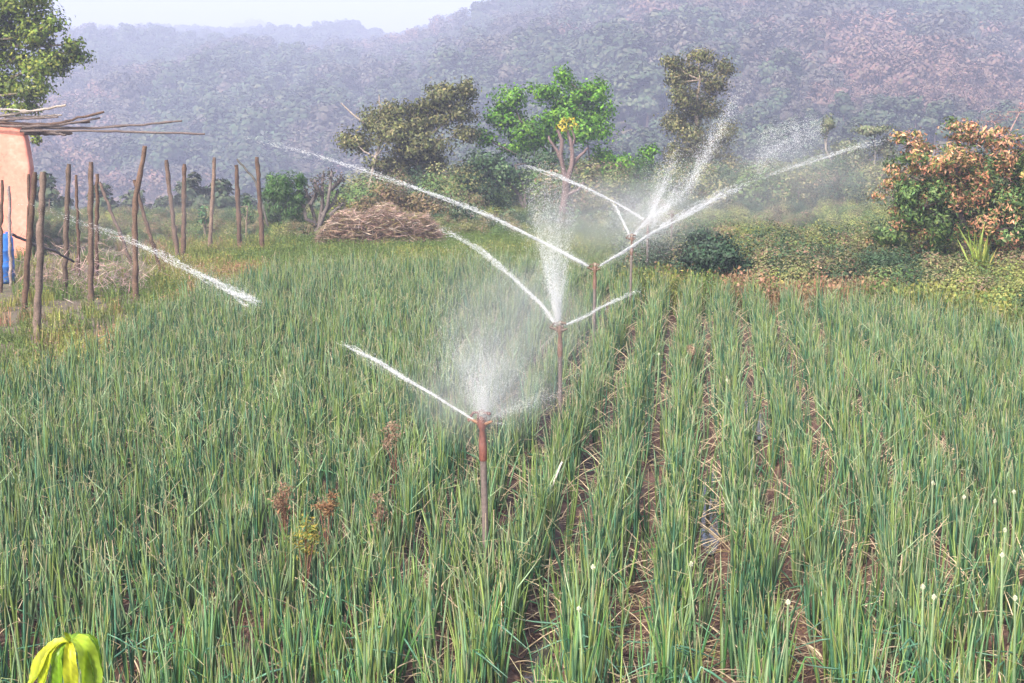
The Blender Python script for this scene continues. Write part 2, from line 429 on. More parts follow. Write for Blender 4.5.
def build_onions():
    coarse = [mesh_arrays(m) for _k, m in leaf_pool(False)]
    protos = [bpy.data.objects.new('p', plant_mesh(plant_spec(), coarse, 'onion_source')) for _ in range(36)]
    rnd = random.Random(5); pts = []
    for k in range(-40, 34):
        sc = S0 + ROWSP * (k + 0.5); t = 4.5 + rnd.random() * 0.1
        while t < 27:
            s_mid = S0 + ROWSP * (k + 0.5); x, y = st2xy(s_mid, t)
            u, v = proj(x, y, 0)
            if y > 4 and -140 < u < 1170 and v < 820 and inside(x, y) > 0 and nz(x * .5, y * .5, 9) > -0.8:
                spread_ = 0.075 if 430 < u < 860 else 0.125
                for _ in range((rnd.choice([1, 2, 2, 3]) if 430 < u < 860 else rnd.choice([2, 2, 3, 3]))):
                    s = s_mid + rnd.gauss(0, spread_) ; s = min(max(s, s_mid - .2), s_mid + .2); tt = t + rnd.uniform(-.05, .05)
                    px, py = st2xy(s, tt)
                    pts.append((py, px, soil_z(s, tt) - 0.01, k, rnd.uniform(0.72, 1.05)))
            t += rnd.uniform(0.055, 0.105)
    for (hx, hy), m in (((482, 420), 22), ((560, 328), 10), ((595, 268), 6)):     # plants close before the risers
        h = on_z(hx, hy, 1.1)
        for _ in range(m):
            x, y = h.x + .02 + rnd.gauss(0, .07), h.y - rnd.uniform(.05, .4); s = x * DY - y * DX; t = x * DX + y * DY
            pts.append((y, x, soil_z(s, t) - .01, int(math.floor((s - S0) / ROWSP)), rnd.uniform(.85, 1.1)))
    pts.sort(); near, rest = [], []
    for p in pts:
        u, v = proj(p[1], p[0], p[2] + 0.42); u0, v0 = proj(p[1], p[0], p[2])
        if len(near) < 300 and -5 < u < 1029 and v < 668: near.append(p)
        else: rest.append(p)
    one = ['', 'first', 'second', 'third', 'fourth', 'fifth', 'sixth', 'seventh', 'eighth', 'ninth', 'tenth', 'eleventh', 'twelfth', 'thirteenth', 'fourteenth', 'fifteenth', 'sixteenth', 'seventeenth', 'eighteenth', 'nineteenth', 'twentieth']
    def ordinal(q): return one[q] if q <= 20 else ('twenty-' if q < 30 else 'thirty-' if q < 40 else 'forty-') + (one[q % 10] or 'tenth')
    kmin = min(p[3] for p in near)
    seen = {}
    for p in near:
        spec = plant_spec(); kk = p[3] - kmin; seen[kk] = seen.get(kk, 0) + 1
        yel = any(j >= 22 for j, *_ in spec)
        lab = ('onion plant with dry leaf, ' if yel else 'fully green onion plant, ') + '%s from the front in %s row from left' % (ordinal(seen[kk]), ordinal(kk + 1))
        e = empty('onion_plant', (p[1], p[0], p[2]), lab, 'onion', 'onion plants nearest the viewer', rnd.random() * 6.28)
        e.scale = (p[4],) * 3
        for j, az, tl, scl in spec:
            o = mesh_obj('leaf', POOL[j][1], None, e)
            o.rotation_euler = (Matrix.Rotation(az, 3, 'Z') @ Matrix.Rotation(tl, 3, 'Y')).to_euler()
            o.location = (0.012 * math.cos(az), 0.012 * math.sin(az), 0); o.scale = (scl,) * 3
    n = len(rest)
    rot = np.zeros((n, 3)); rot[:, 2] = RS.uniform(0, 6.28, n); rot[:, 0] = RS.normal(0, 0.06, n); rot[:, 1] = RS.normal(0, 0.06, n)
    scatter('onion_crop', [(p[1], p[0], p[2]) for p in rest], rot, [p[4] for p in rest], RS.randint(0, len(protos), n), protos,
            'dense mass of green onion plants filling the field behind the nearest ones', 'onions')
    print('onions', len(near), n)
build_onions()

def build_straw():
    mb = MB(); n = 0
    V, F, C = [], [], []
    for _ in range(3500):
        u = random.uniform(380, 940) if random.random() < .75 else random.uniform(-20, 1040); v = 300 + 400 * random.random() ** 0.8
        g = on_z(u, v)
        if inside(g.x, g.y) < 0.1: continue
        if (690 < u < 722 and 450 < v < 570) or (730 < u < 760 and 390 < v < 440) or (525 < u < 570 and 630 < v < 683):
            if random.random() < .85: continue
        s = g.x * DY - g.y * DX; t = g.x * DX + g.y * DY
        s = S0 + round((s - S0) / ROWSP) * ROWSP + random.gauss(0, 0.085)
        x, y = st2xy(s, t); z = soil_z(s, t) + random.uniform(0.003, 0.03)
        a = random.random() * 6.28; L = random.uniform(0.05, 0.24); w = random.uniform(0.0015, 0.0035)
        d = np.array([math.cos(a), math.sin(a), random.gauss(0, .22)]); sd_ = np.array([-math.sin(a), math.cos(a), 0]) * w
        c = np.array([x, y, z]); cur = sd_ / w * random.gauss(0, .15) * L
        pts = [c - d * L / 2, c + cur + np.array([0, 0, .012]), c + d * L / 2]
        i = len(V); up = np.array([0, 0, w])
        for p in pts: V += [p - sd_, p + sd_, p + up]
        for q in (0, 3):
            for a_, b_ in ((0, 1), (1, 2), (2, 0)): F += [(i + q + a_, i + q + b_, i + q + 3 + b_), (i + q + a_, i + q + 3 + b_, i + q + 3 + a_)]
        col = np.array(random.choice([(0.28, 0.21, 0.13), (0.2, 0.13, 0.08), (0.36, 0.29, 0.2), (0.14, 0.08, 0.05), (0.26, 0.22, 0.09)])) * random.uniform(.7, 1.15)
        C += [col] * 9
    tag(mesh_obj('straw_litter', mesh_np('straw_litter', V, F, C), M['dry']), 'dead onion leaves and straw littering the furrows', 'straw', kind='stuff')
build_straw()

# clods of earth in the furrows
def build_clods():
    V, F, C = [], [], []
    ico = [(1, 0, 0), (-1, 0, 0), (0, 1, 0), (0, -1, 0), (0, 0, 1), (0, 0, -1)]
    fc = [(0, 2, 4), (2, 1, 4), (1, 3, 4), (3, 0, 4), (2, 0, 5), (1, 2, 5), (3, 1, 5), (0, 3, 5)]
    for _ in range(9000):
        u, v = random.uniform(0, 1024), random.uniform(300, 700); g = on_z(u, v)
        if inside(g.x, g.y) < 0.1: continue
        s = g.x * DY - g.y * DX; t = g.x * DX + g.y * DY; z = soil_z(s, t)
        r = random.uniform(0.006, 0.026); i = len(V)
        for p in ico: V.append((g.x + p[0] * r * random.uniform(.7, 1.3), g.y + p[1] * r * random.uniform(.7, 1.3), z + p[2] * r * .7))
        F += [tuple(i + q for q in f) for f in fc]
    tag(mesh_obj('soil_clods', mesh_np('soil_clods', V, F), M['soil']), 'small clods of brown earth between the onion rows', 'soil', kind='stuff')
build_clods()

# ------------------------------------------------------------------ hills: forest that reads as one mass
def crown_proto(name, r, h, pal, n, lsize, dens=1.0, bare=False):
    mb = MB(); mb.tube([(0, 0, -.08 * h), (.02 * h, 0, h * .3), (.02 * h, .02 * h, h * .6)], [.03 * h, .022 * h, .008 * h], 5, (0.16, 0.12, 0.10), cap=False)
    K = random.randint(9, 14); cl = []
    for _ in range(K):
        a = random.random() * 6.28; q = random.random() ** .6; zz = random.uniform(.35, 1)
        w = math.sin(math.pi * min(1, zz * .9 + .02)) ** .6
        cl.append((r * q * w * math.cos(a), r * q * w * math.sin(a), h * zz))
        if bare: mb.tube([(0.1, .1, h * .3), cl[-1]], [0.07, 0.02], 3, (0.3, 0.22, 0.2), cap=False)
    cl = np.array(cl); k = RS.randint(0, K, n); tint = RS.uniform(.86, 1.14, K)
    c = cl[k] + unit(RS.normal(size=(n, 3))) * (RS.uniform(.3, 1, (n, 1)) ** .5) * np.array([r * .42, r * .42, r * .34])
    nr = unit(.5 * unit(c - cl[k]) + .7 * unit(c - np.array([0, 0, h * .5])) + RS.normal(0, .07, (n, 3)) + [0, 0, .6])
    V, F, C = leaf_quads(c, RS.normal(size=(n, 3)), RS.uniform(.7, 1.3, n) * lsize, RS.uniform(.5, 1, n) * lsize, pal_pick(pal, n, .07) * tint[k][:, None], NR=nr, rough=.3)
    mb.add(V, F, np.clip(C, 0, .9), np.repeat(nr, 4, 0)); me = mb.mesh(name); me.materials.append(M['forest']); return bpy.data.objects.new(name, me)
def build_forest():
    green = [(0.045, 0.068, 0.04), (0.06, 0.085, 0.05), (0.08, 0.095, 0.06)]
    olive = [(0.085, 0.08, 0.065), (0.105, 0.095, 0.08), (0.07, 0.07, 0.06)]
    pink = [(0.145, 0.10, 0.085), (0.165, 0.11, 0.09), (0.13, 0.092, 0.078)]
    protos = [crown_proto('f', random.uniform(2.4, 3.6), random.uniform(4.5, 7), green, 900, .6) for _ in range(5)]
    protos += [crown_proto('f', random.uniform(2.2, 3.4), random.uniform(4, 6.5), olive, 850, .56) for _ in range(4)]
    protos += [crown_proto('f', random.uniform(2, 3), random.uniform(3.5, 5.5), pink, 420, .5, bare=True) for _ in range(4)]
    P, I, S = [], [], []
    rnd = random.Random(3)
    def put(n, y0, y1, s0, s1):
        for _ in range(n):
            y = y0 + (y1 - y0) * rnd.random() ** .75; u = rnd.uniform(-260, 1290); x = (u - 512) / FPX * y
            R = float(np.interp(u, RU, RR))
            if y > R + 25: continue
            z = terrain(x, y); m = nz(x * .013, y * .008, 1.3) + .5 * nz(x * .05, y * .03, 4)
            if rnd.random() < 0.12 and m > .1: continue
            if y < 70 and 640 < u: continue
            t = m * 1.3 + rnd.gauss(0, .13)
            i = rnd.randrange(9, 13) if t > .2 else (rnd.randrange(5, 9) if t > -.1 else rnd.randrange(0, 5))
            P.append((x, y, z - .2)); I.append(i); S.append(rnd.uniform(s0, s1))
    put(15000, 230, 900, .9, 1.75); put(1800, 50, 135, .12, .34); put(4500, 190, 430, .8, 1.4)
    put(3600, 125, 330, .35, .85)
    for _ in range(500):          # far pale knoll
        u = rnd.uniform(190, 330); y = rnd.uniform(1090, 1220); x = (u - 512) / FPX * y
        P.append((x, y, terrain(x, y) - .3)); I.append(rnd.randrange(0, 9)); S.append(rnd.uniform(1, 1.8))
    n = len(P); rot = np.zeros((n, 3)); rot[:, 2] = RS.uniform(0, 6.28, n)
    scatter('hill_forest', P, rot, S, I, protos, 'hazy mass of dry woodland covering the hills behind the field', 'forest')
build_forest()

def build_haze():
    mb = MB(); mb.box((-1150, -45, -75), (1150, 1300, 118), (1, 1, 1))
    o = mesh_obj('haze', mesh_np('haze', mb.v[0], mb.f[0]), vol_mat('haze_air', (0.66, 0.72, 1.0), 0.0019, 0.0))
    tag(o, 'pale blue haze hanging in the air before the hills', 'haze', kind='stuff')
build_haze()

# ------------------------------------------------------------------ trees and shrubs
def place_y(px, Y):
    x = (px - 512) / FPX * Y; return Vector((x, Y, terrain(x, Y)))
def tree(name, label, cat, Y, trunk, blobs, pal, n, lsize, bark=(0.16, 0.12, 0.09), limbs=True, aspect=0.55, depth=0.8, droop=0.0, top_pal=None, top_p=None, shell=0.55, group=None, mat='leaf', clump=0.42, sticks=(), nclump=9):
    """trunk: list of stems, each [(px, py, width px), ...]; blobs: (px, py, rx, ry) in photo pixels at distance Y"""
    k = ppm(Y); b = place_y(trunk[0][0][0], Y)
    e = empty(name, b, label, cat, group); base = np.array(b)
    mb = MB(); stems = []
    for st in trunk:
        pts = [np.array(at(px, py, Y)) for px, py, w in st]; rad = [w * k / 2 for *_q, w in st]
        if st is trunk[0]:
            pts[0] = np.array([pts[0][0], Y, base[2] - .1])
        for i in range(1, len(pts)): pts[i][1] += random.uniform(-.12, .12)
        stems.append((pts, rad))
        P, R = [], []
        for i in range(len(pts) - 1):
            for f in (0, .33, .66): 
                P.append(pts[i] * (1 - f) + pts[i + 1] * f + np.array([random.gauss(0, .012), random.gauss(0, .02), 0])); R.append(rad[i] * (1 - f) + rad[i + 1] * f)
        P.append(pts[-1]); R.append(rad[-1])
        mb.tube([p - base for p in P], R, 7, bark, wob=.12)
    allp = [(p, r) for pts, rad in stems for p, r in zip(pts[1:], rad[1:])]
    cs = []
    for (px, py, rx, ry) in blobs:
        c = np.array(at(px, py, Y)); c[1] += random.uniform(-1, 1) * depth * rx * k
        cs.append((c, np.array([rx * k, max(rx, ry) * k * depth, ry * k])))
    for (c, r) in cs:
        if not limbs: break
        low = [q for q in allp if q[0][2] < c[2] + .1] or allp
        p, rr = min(low, key=lambda q: np.linalg.norm(q[0] - c))
        m = (p + c) / 2 + np.array([random.gauss(0, .06), random.gauss(0, .1), -.06 * np.linalg.norm(c - p)])
        r0 = min(rr, .018 + .012 * np.linalg.norm(c - p)) 
        mb.tube([p - base, m - base, c - base], [r0, r0 * .75, r0 * .4], 5, bark, cap=False)
        for _ in range(4):
            d = c + unit(RS.normal(size=3)) * r * .8
            mb.tube([c - base, d - base], [r0 * .4, r0 * .15], 3, bark, cap=False)
    for (x0, y0, x1, y1, w) in sticks:
        a, d = np.array(at(x0, y0, Y)), np.array(at(x1, y1, Y))
        mb.tube([a - base, (a + d) / 2 - base + RS.normal(0, .03, 3), d - base], [w * k / 2, w * k * .4, w * k * .25], 5, bark)
    mb.obj('trunk', M['bark'], e, True)
    area = np.array([r[0] * r[2] for c, r in cs]); cnt = np.maximum(8, (n * area / area.sum()).astype(int))
    cb = MB()
    for (c, r), q in zip(cs, cnt):
        K = nclump; dd = unit(RS.normal(size=(K, 3))) * (RS.uniform(shell, 1, (K, 1)))
        cc = c + dd * r; kk = RS.randint(0, K, q); tint = RS.uniform(.72, 1.3, K)
        p = cc[kk] + RS.normal(size=(q, 3)) * r * clump * .6
        cols = pal_pick(np.asarray(pal) * 1.0, q)
        if top_pal is not None:
            pr = np.array([top_p(*proj(*z)) for z in cc]); flush = RS.uniform(0, 1, K) < pr
            cols = np.where(flush[kk][:, None], pal_pick(top_pal, q), cols)
        D = RS.normal(size=(q, 3)) + np.array([0, 0, -droop])
        nr = unit(.7 * unit(p - cc[kk]) + .6 * unit((p - c) / r) + RS.normal(0, .25, (q, 3)) + [0, 0, .15])
        V, F, C = leaf_quads(p - base, D, RS.uniform(.6, 1.3, q) * lsize, RS.uniform(.7, 1.2, q) * lsize * aspect, np.clip(cols * tint[kk][:, None], 0.004, .9), NR=nr)
        cb.add(V, F, C, np.repeat(nr, 4, 0))
    cb.obj('crown', M[mat], e)
    return e

OLIVE = [(0.11, 0.125, 0.04), (0.16, 0.165, 0.06), (0.08, 0.095, 0.035), (0.21, 0.20, 0.09)]
GREEN = [(0.075, 0.20, 0.012), (0.11, 0.26, 0.016), (0.05, 0.13, 0.012), (0.16, 0.31, 0.025)]
DULL = [(0.065, 0.12, 0.05), (0.085, 0.14, 0.065), (0.05, 0.095, 0.045)]
BROWN = [(0.15, 0.12, 0.06), (0.19, 0.14, 0.07), (0.11, 0.10, 0.04), (0.22, 0.16, 0.10)]
PINKB = [(0.26, 0.14, 0.11), (0.32, 0.18, 0.13), (0.2, 0.11, 0.09)]
LIME = [(0.24, 0.32, 0.05), (0.30, 0.38, 0.07), (0.18, 0.27, 0.05)]
TR = 'trees behind the onion field'
tree('leafy_tree', 'big dense green tree behind the pink hut in the top left corner', 'tree', 36,
     [[(-60, 250, 26), (-58, 160, 22), (-50, 90, 16), (-20, 40, 8)]],
     [(-30, 10, 40, 34), (10, 15, 34, 26), (45, 30, 26, 22), (62, 52, 20, 14), (15, 55, 36, 26), (48, 62, 22, 18), (10, 88, 32, 18), (40, 92, 20, 13), (-35, 70, 36, 34), (-15, -30, 50, 30), (36, -8, 24, 20), (72, 44, 12, 8), (20, 108, 22, 8), (35, 140, 6, 6)],
     [(0.11, 0.16, 0.02), (0.16, 0.22, 0.03), (0.23, 0.26, 0.045), (0.07, 0.11, 0.02)], 26000, .11, (0.2, 0.16, 0.12), shell=.3)
tree('olive_tree', 'loose olive green tree with pale branches left of the bright green tree', 'tree', 44,
     [[(438, 238, 6), (436, 205, 5), (432, 170, 4), (424, 140, 3)], [(366, 236, 4), (367, 196, 3.5), (376, 157, 3), (384, 130, 2)], [(434, 190, 3), (415, 160, 2.5), (400, 130, 2)]],
     [(443, 94, 19, 9), (464, 94, 11, 12), (430, 104, 13, 11), (451, 115, 21, 12), (462, 134, 13, 8), (396, 110, 17, 9), (377, 122, 16, 12), (354, 143, 14, 13), (409, 122, 21, 14), (422, 145, 24, 16), (393, 138, 21, 16), (409, 162, 22, 14), (431, 167, 14, 13), (385, 165, 15, 12), (465, 170, 12, 9), (400, 185, 16, 8)],
     OLIVE, 21000, .12, (0.26, 0.22, 0.19), clump=.6, sticks=[(364, 123, 341, 103, 2.5), (380, 125, 379, 95, 2.2), (384, 120, 386, 98, 1.6)], shell=.4, group=TR)
tree('green_tree', 'tall bright green tree in the middle behind the bare trunk', 'tree', 45,
     [[(556, 238, 7), (556, 200, 6), (552, 165, 5), (556, 130, 4)], [(556, 185, 4), (590, 165, 4), (615, 168, 3)], [(553, 160, 4), (535, 135, 3), (520, 120, 2)], [(556, 140, 3.5), (575, 110, 3), (590, 95, 2)]],
     [(563, 78, 11, 9), (544, 91, 15, 10), (597, 90, 14, 11), (513, 101, 18, 13), (576, 98, 24, 11), (565, 113, 22, 16), (597, 116, 17, 18), (586, 134, 23, 16), (505, 122, 19, 14), (486, 139, 14, 8), (534, 128, 23, 15), (518, 145, 23, 11), (602, 158, 15, 10), (631, 162, 18, 10), (649, 157, 9, 10), (626, 176, 22, 11), (642, 188, 15, 8), (612, 172, 14, 9)],
     GREEN, 17000, .125, (0.09, 0.07, 0.06), shell=.35, clump=.5, droop=.3)
tree('grey_green_tree', 'dull green tree with dark forked stems under the bright green tree', 'tree', 42,
     [[(530, 240, 5), (527, 215, 4.5), (520, 195, 4), (505, 180, 2.5)], [(527, 218, 4), (524, 190, 3), (515, 165, 2)], [(551, 238, 4), (550, 215, 4), (540, 200, 3), (530, 190, 2)]],
     [(486, 160, 20, 13), (476, 180, 18, 16), (510, 172, 22, 15), (535, 160, 22, 13), (482, 202, 18, 12), (540, 182, 16, 10), (600, 195, 22, 12), (615, 205, 18, 10), (580, 205, 14, 10)],
     DULL, 6500, .12, (0.1, 0.085, 0.075), shell=.4, group=TR)
tree('pollarded_tree', 'bare pinkish pollarded trunk with stub branches and a yellow leaf tuft', 'tree', 38,
     [[(563, 245, 11), (564, 215, 10), (566, 190, 9), (566, 178, 8)], [(565, 182, 6), (561, 160, 4), (562, 140, 4), (557, 130, 2.5)], [(567, 182, 7), (572, 165, 5), (571, 145, 4), (568, 130, 2.5)], [(562, 162, 4), (553, 145, 3), (549, 136, 2)], [(571, 168, 4), (581, 155, 3), (588, 148, 2)], [(570, 150, 3), (575, 138, 2.2), (571, 126, 1.5)], [(567, 195, 5), (578, 190, 3), (584, 182, 2)]],
     [(567, 124, 8, 5), (563, 128, 6, 4), (573, 123, 5, 5)], [(0.55, 0.42, 0.04), (0.45, 0.38, 0.05), (0.3, 0.3, 0.05)], 120, .10, (0.12, 0.085, 0.08), limbs=False)
tree('tall_olive_tree', 'tall narrow olive tree right of the bright green tree', 'tree', 48,
     [[(698, 232, 7), (699, 190, 6), (697, 150, 5), (696, 110, 3.5), (700, 80, 2)]],
     [(700, 57, 17, 7), (674, 64, 12, 9), (727, 69, 11, 9), (693, 75, 20, 11), (714, 85, 15, 13), (674, 80, 8, 9), (682, 100, 14, 14), (703, 108, 19, 16), (677, 122, 14, 13), (687, 138, 17, 15), (674, 154, 11, 12), (724, 133, 12, 13), (714, 154, 17, 13), (730, 166, 11, 12), (706, 176, 17, 11), (724, 186, 13, 8), (690, 160, 14, 12), (680, 182, 12, 10)],
     OLIVE + [(0.15, 0.13, 0.05)], 19000, .11, (0.25, 0.2, 0.16), nclump=14, clump=.55, shell=.15, droop=.6, group=TR)
tree('pale_tree', 'pale greyish half bare tree left of the orange topped tree', 'tree', 52,
     [[(858, 232, 4), (859, 205, 3.5), (858, 185, 3), (852, 160, 2)], [(859, 200, 2.5), (872, 175, 2), (876, 150, 1.5)], [(858, 195, 2.5), (838, 175, 2), (826, 150, 1.5), (828, 120, 1)]],
     [(828, 124, 7, 12), (870, 130, 20, 6), (853, 152, 26, 12), (838, 178, 28, 15), (819, 164, 14, 13), (876, 178, 15, 14), (850, 200, 25, 12), (810, 195, 14, 12), (885, 150, 12, 12)],
     [(0.15, 0.17, 0.09), (0.20, 0.20, 0.12), (0.10, 0.13, 0.06)], 17000, .11, (0.26, 0.23, 0.2), shell=.2, group=TR)
def mango_p(u, v):
    return 0.92 if v < 152 else (0.7 if v < 188 else (0.4 if u > 950 and v < 250 else 0.22))
tree('mango_tree', 'broad dark green tree with orange pink new leaves on top at the right edge', 'tree', 22.5,
     [[(965, 300, 16), (966, 260, 13), (962, 225, 9), (955, 190, 6)], [(964, 250, 9), (1000, 215, 7), (1020, 180, 5)]],
     [(955, 178, 44, 34), (985, 215, 44, 40), (918, 205, 34, 34), (900, 258, 20, 16), (930, 272, 26, 14), (1015, 150, 30, 22), (915, 145, 24, 15), (962, 130, 22, 12), (990, 138, 24, 12), (1020, 160, 22, 20), (940, 160, 30, 17), (980, 165, 30, 18), (905, 172, 22, 16), (900, 200, 24, 20), (935, 195, 28, 22), (975, 200, 30, 24), (1015, 205, 26, 28), (895, 230, 22, 18), (930, 232, 26, 20), (970, 240, 28, 22), (1010, 245, 26, 22), (1000, 228, 26, 22), (985, 255, 26, 18), (1015, 262, 24, 18), (945, 262, 30, 14), (1050, 190, 40, 40), (1050, 240, 36, 30), (995, 270, 28, 12)],
     [(0.06, 0.12, 0.035), (0.09, 0.155, 0.045), (0.045, 0.08, 0.028), (0.14, 0.20, 0.06)], 44000, .08, (0.06, 0.05, 0.045), aspect=.38, droop=.5, shell=.5,
     top_pal=[(0.52, 0.25, 0.14), (0.56, 0.33, 0.20), (0.42, 0.2, 0.12), (0.26, 0.22, 0.07), (0.12, 0.14, 0.045), (0.08, 0.12, 0.04)], top_p=mango_p, nclump=12, clump=.32)
tree('bare_pink_tree', 'leafless pinkish twiggy tree behind the orange topped tree', 'tree', 40,
     [[(1012, 232, 6), (1010, 180, 4), (1006, 140, 3)]], [(1000, 122, 22, 12), (1020, 112, 18, 14), (1040, 130, 20, 16), (985, 130, 10, 8)],
     [(0.36, 0.2, 0.18), (0.3, 0.18, 0.16)], 700, .09, (0.3, 0.19, 0.17), aspect=.15, shell=.2)
SH = 'shrubs along the field border'
def shrub(name, label, Y, blobs, pal, n, ls, **kw):
    px = blobs[0][0]; by = proj(*place_y(px, Y))[1]
    bark = kw.pop('bark', (0.14, 0.11, 0.08)); st = [[(px, by, 3), (px, (by + blobs[0][1]) / 2, 2), (px + 1, blobs[0][1], 1.2)]]
    return tree(name, label, kw.pop('cat', 'shrub'), Y, st, blobs, pal, n, ls, bark, shell=kw.pop('shell', .35), **kw)
shrub('dark_shrub', 'round dark green bush at the far right corner of the field', 21.5, [(706, 250, 28, 18), (690, 262, 19, 17), (728, 258, 20, 16), (742, 268, 14, 12), (702, 236, 16, 9), (712, 272, 36, 15)],
      [(0.04, 0.085, 0.045), (0.055, 0.105, 0.055), (0.03, 0.06, 0.035)], 9000, .06)
shrub('yellow_green_shrub', 'small yellow green round bush beyond the dark green bush', 40, [(750, 213, 13, 9), (745, 220, 16, 8), (738, 226, 14, 6)], LIME, 3600, .08)
shrub('dusty_shrub', 'low dusty green bush beside the yellow green one', 41, [(727, 205, 12, 8), (722, 214, 16, 8), (735, 216, 10, 6)], DULL, 2600, .09, group=SH)
shrub('reddish_shrub', 'hazy pinkish brown shrub below the pale half bare tree', 46, [(792, 203, 24, 16), (780, 215, 18, 12), (808, 212, 18, 12), (796, 222, 24, 8)], [(0.24, 0.15, 0.13), (0.19, 0.13, 0.1), (0.28, 0.18, 0.15)], 5500, .09)
shrub('brown_dry_shrub', 'dried pinkish brown bush right of the dark green bush', 26, [(770, 254, 14, 9), (778, 260, 12, 8), (762, 260, 10, 7)], PINKB, 2600, .07, mat='dry')
shrub('small_dark_shrub', 'small dark green bush between the brown bush and the orange topped tree', 31, [(824, 241, 11, 7), (826, 247, 12, 6)], DULL, 1600, .07, group=SH)
shrub('red_brown_shrub', 'red brown bush in front of the orange topped tree', 20.5, [(972, 286, 16, 11), (985, 292, 14, 9), (960, 294, 12, 8)], [(0.2, 0.10, 0.06), (0.26, 0.14, 0.07), (0.15, 0.11, 0.05)], 1500, .05, mat='dry')
shrub('leafy_shrub', 'green leafy bush beside the red brown bush at the field edge', 20, [(940, 294, 18, 12), (1000, 298, 18, 11), (955, 303, 20, 9)], [(0.06, 0.11, 0.03), (0.09, 0.14, 0.04), (0.14, 0.17, 0.04)], 1700, .055, group=SH)
shrub('rusty_shrub', 'rusty leaved tall weed left of the orange topped tree', 24, [(872, 250, 9, 11), (880, 258, 14, 10), (862, 262, 10, 8)], [(0.24, 0.12, 0.07), (0.18, 0.13, 0.05), (0.12, 0.13, 0.04)], 1100, .06, mat='dry')
shrub('golden_shrub', 'golden yellow weed clump at the right edge of the picture', 19.5, [(1014, 290, 14, 13), (1020, 300, 14, 10)], [(0.32, 0.28, 0.06), (0.25, 0.24, 0.06), (0.3, 0.2, 0.08)], 1100, .05)
shrub('yellowish_shrub', 'yellowish bush between the stubby shrub and the olive tree', 34, [(343, 204, 10, 8), (338, 214, 14, 9), (350, 216, 14, 9)], [(0.2, 0.23, 0.05), (0.14, 0.17, 0.05), (0.25, 0.25, 0.06)], 1100, .07)
shrub('brown_brush', 'brown dry thicket above the brush heap under the olive tree', 36, [(385, 200, 28, 16), (360, 212, 24, 14), (410, 208, 26, 16), (435, 212, 18, 14), (390, 216, 40, 10)], BROWN, 9000, .08, mat='dry')
shrub('green_undergrowth', 'dull green undergrowth below the forked stems', 35, [(470, 215, 26, 16), (500, 222, 28, 14), (455, 226, 22, 12), (530, 228, 26, 12), (590, 225, 30, 14), (618, 222, 22, 14), (480, 235, 36, 9), (560, 234, 40, 10), (545, 222, 26, 12), (640, 228, 22, 12), (600, 236, 30, 9)], DULL + [(0.12, 0.14, 0.07)], 12000, .09)
shrub('small_sapling', 'small leafy sapling between two fence posts left of the palm tuft', 31, [(205, 213, 7, 6), (203, 220, 6, 5), (209, 222, 5, 4)], [(0.05, 0.14, 0.05), (0.07, 0.17, 0.06)], 260, .07, cat='sapling')
shrub('slim_sapling', 'slim sapling just behind the last fence posts', 31, [(247, 206, 7, 9), (250, 216, 6, 6), (243, 214, 5, 5)], [(0.06, 0.13, 0.05), (0.09, 0.16, 0.06)], 280, .07, cat='sapling')

def fronds(name, label, cat, Y, px, py, tips, n, pal, wpx, arch=0.25):
    b = place_y(px, Y); k = ppm(Y); b0 = np.array(at(px, py, Y)); e = empty(name, b, label, cat); mb = MB(); base = np.array(b)
    st = MB(); st.tube([(0, 0, -.1), b0 - base], [3 * k, 2.2 * k], 6, (0.14, 0.12, 0.06)); st.obj('stem', M['bark'], e)
    for _ in range(n):
        tx, ty = random.choice(tips); t = np.array(at(tx + random.gauss(0, 8), ty + random.gauss(0, 10), Y)); t[1] += random.gauss(0, 14) * k
        s = b0 + np.array([random.gauss(0, 4 * k), random.gauss(0, 4 * k), random.gauss(0, 5 * k)])
        L = np.linalg.norm(t - s); m = (s + t) / 2 + np.array([0, 0, arch * L * random.uniform(.3, 1)])
        P = [s, s * .55 + m * .45, m * .7 + t * .3, t]; w = wpx * k * random.uniform(.6, 1.2)
        sd_ = unit(np.cross(t - s, RS.normal(size=3))) * w / 2
        V = []
        for p, f in zip(P, (.5, 1, .8, .05)): V += [p - base - sd_ * f, p - base + sd_ * f]
        mb.add(V, [(0, 1, 3, 2), (2, 3, 5, 4), (4, 5, 7, 6)], pal_pick(pal, 1)[0])
    mb.obj('fronds', M['leaf'], e); return e
shrub('feathery_shrub', 'soft feathery green bush behind the last fence post', 33, [(285, 192, 16, 16), (275, 206, 13, 15), (296, 180, 10, 9), (271, 182, 7, 10), (286, 218, 14, 11), (300, 196, 8, 10), (282, 229, 16, 8), (290, 206, 14, 12), (270, 218, 10, 10)], [(0.07, 0.15, 0.04), (0.09, 0.18, 0.05), (0.05, 0.11, 0.03)], 5200, .15, aspect=.16, droop=-.8)
fronds('tall_grass_tuft', 'upright tuft of tall yellow green grass before the orange topped tree', 'grass tuft', 21, 981, 275, [(975, 245), (984, 240), (990, 250), (970, 255), (995, 258), (980, 232)], 70, [(0.28, 0.32, 0.06), (0.34, 0.36, 0.09), (0.2, 0.26, 0.05)], 2.2, .05)

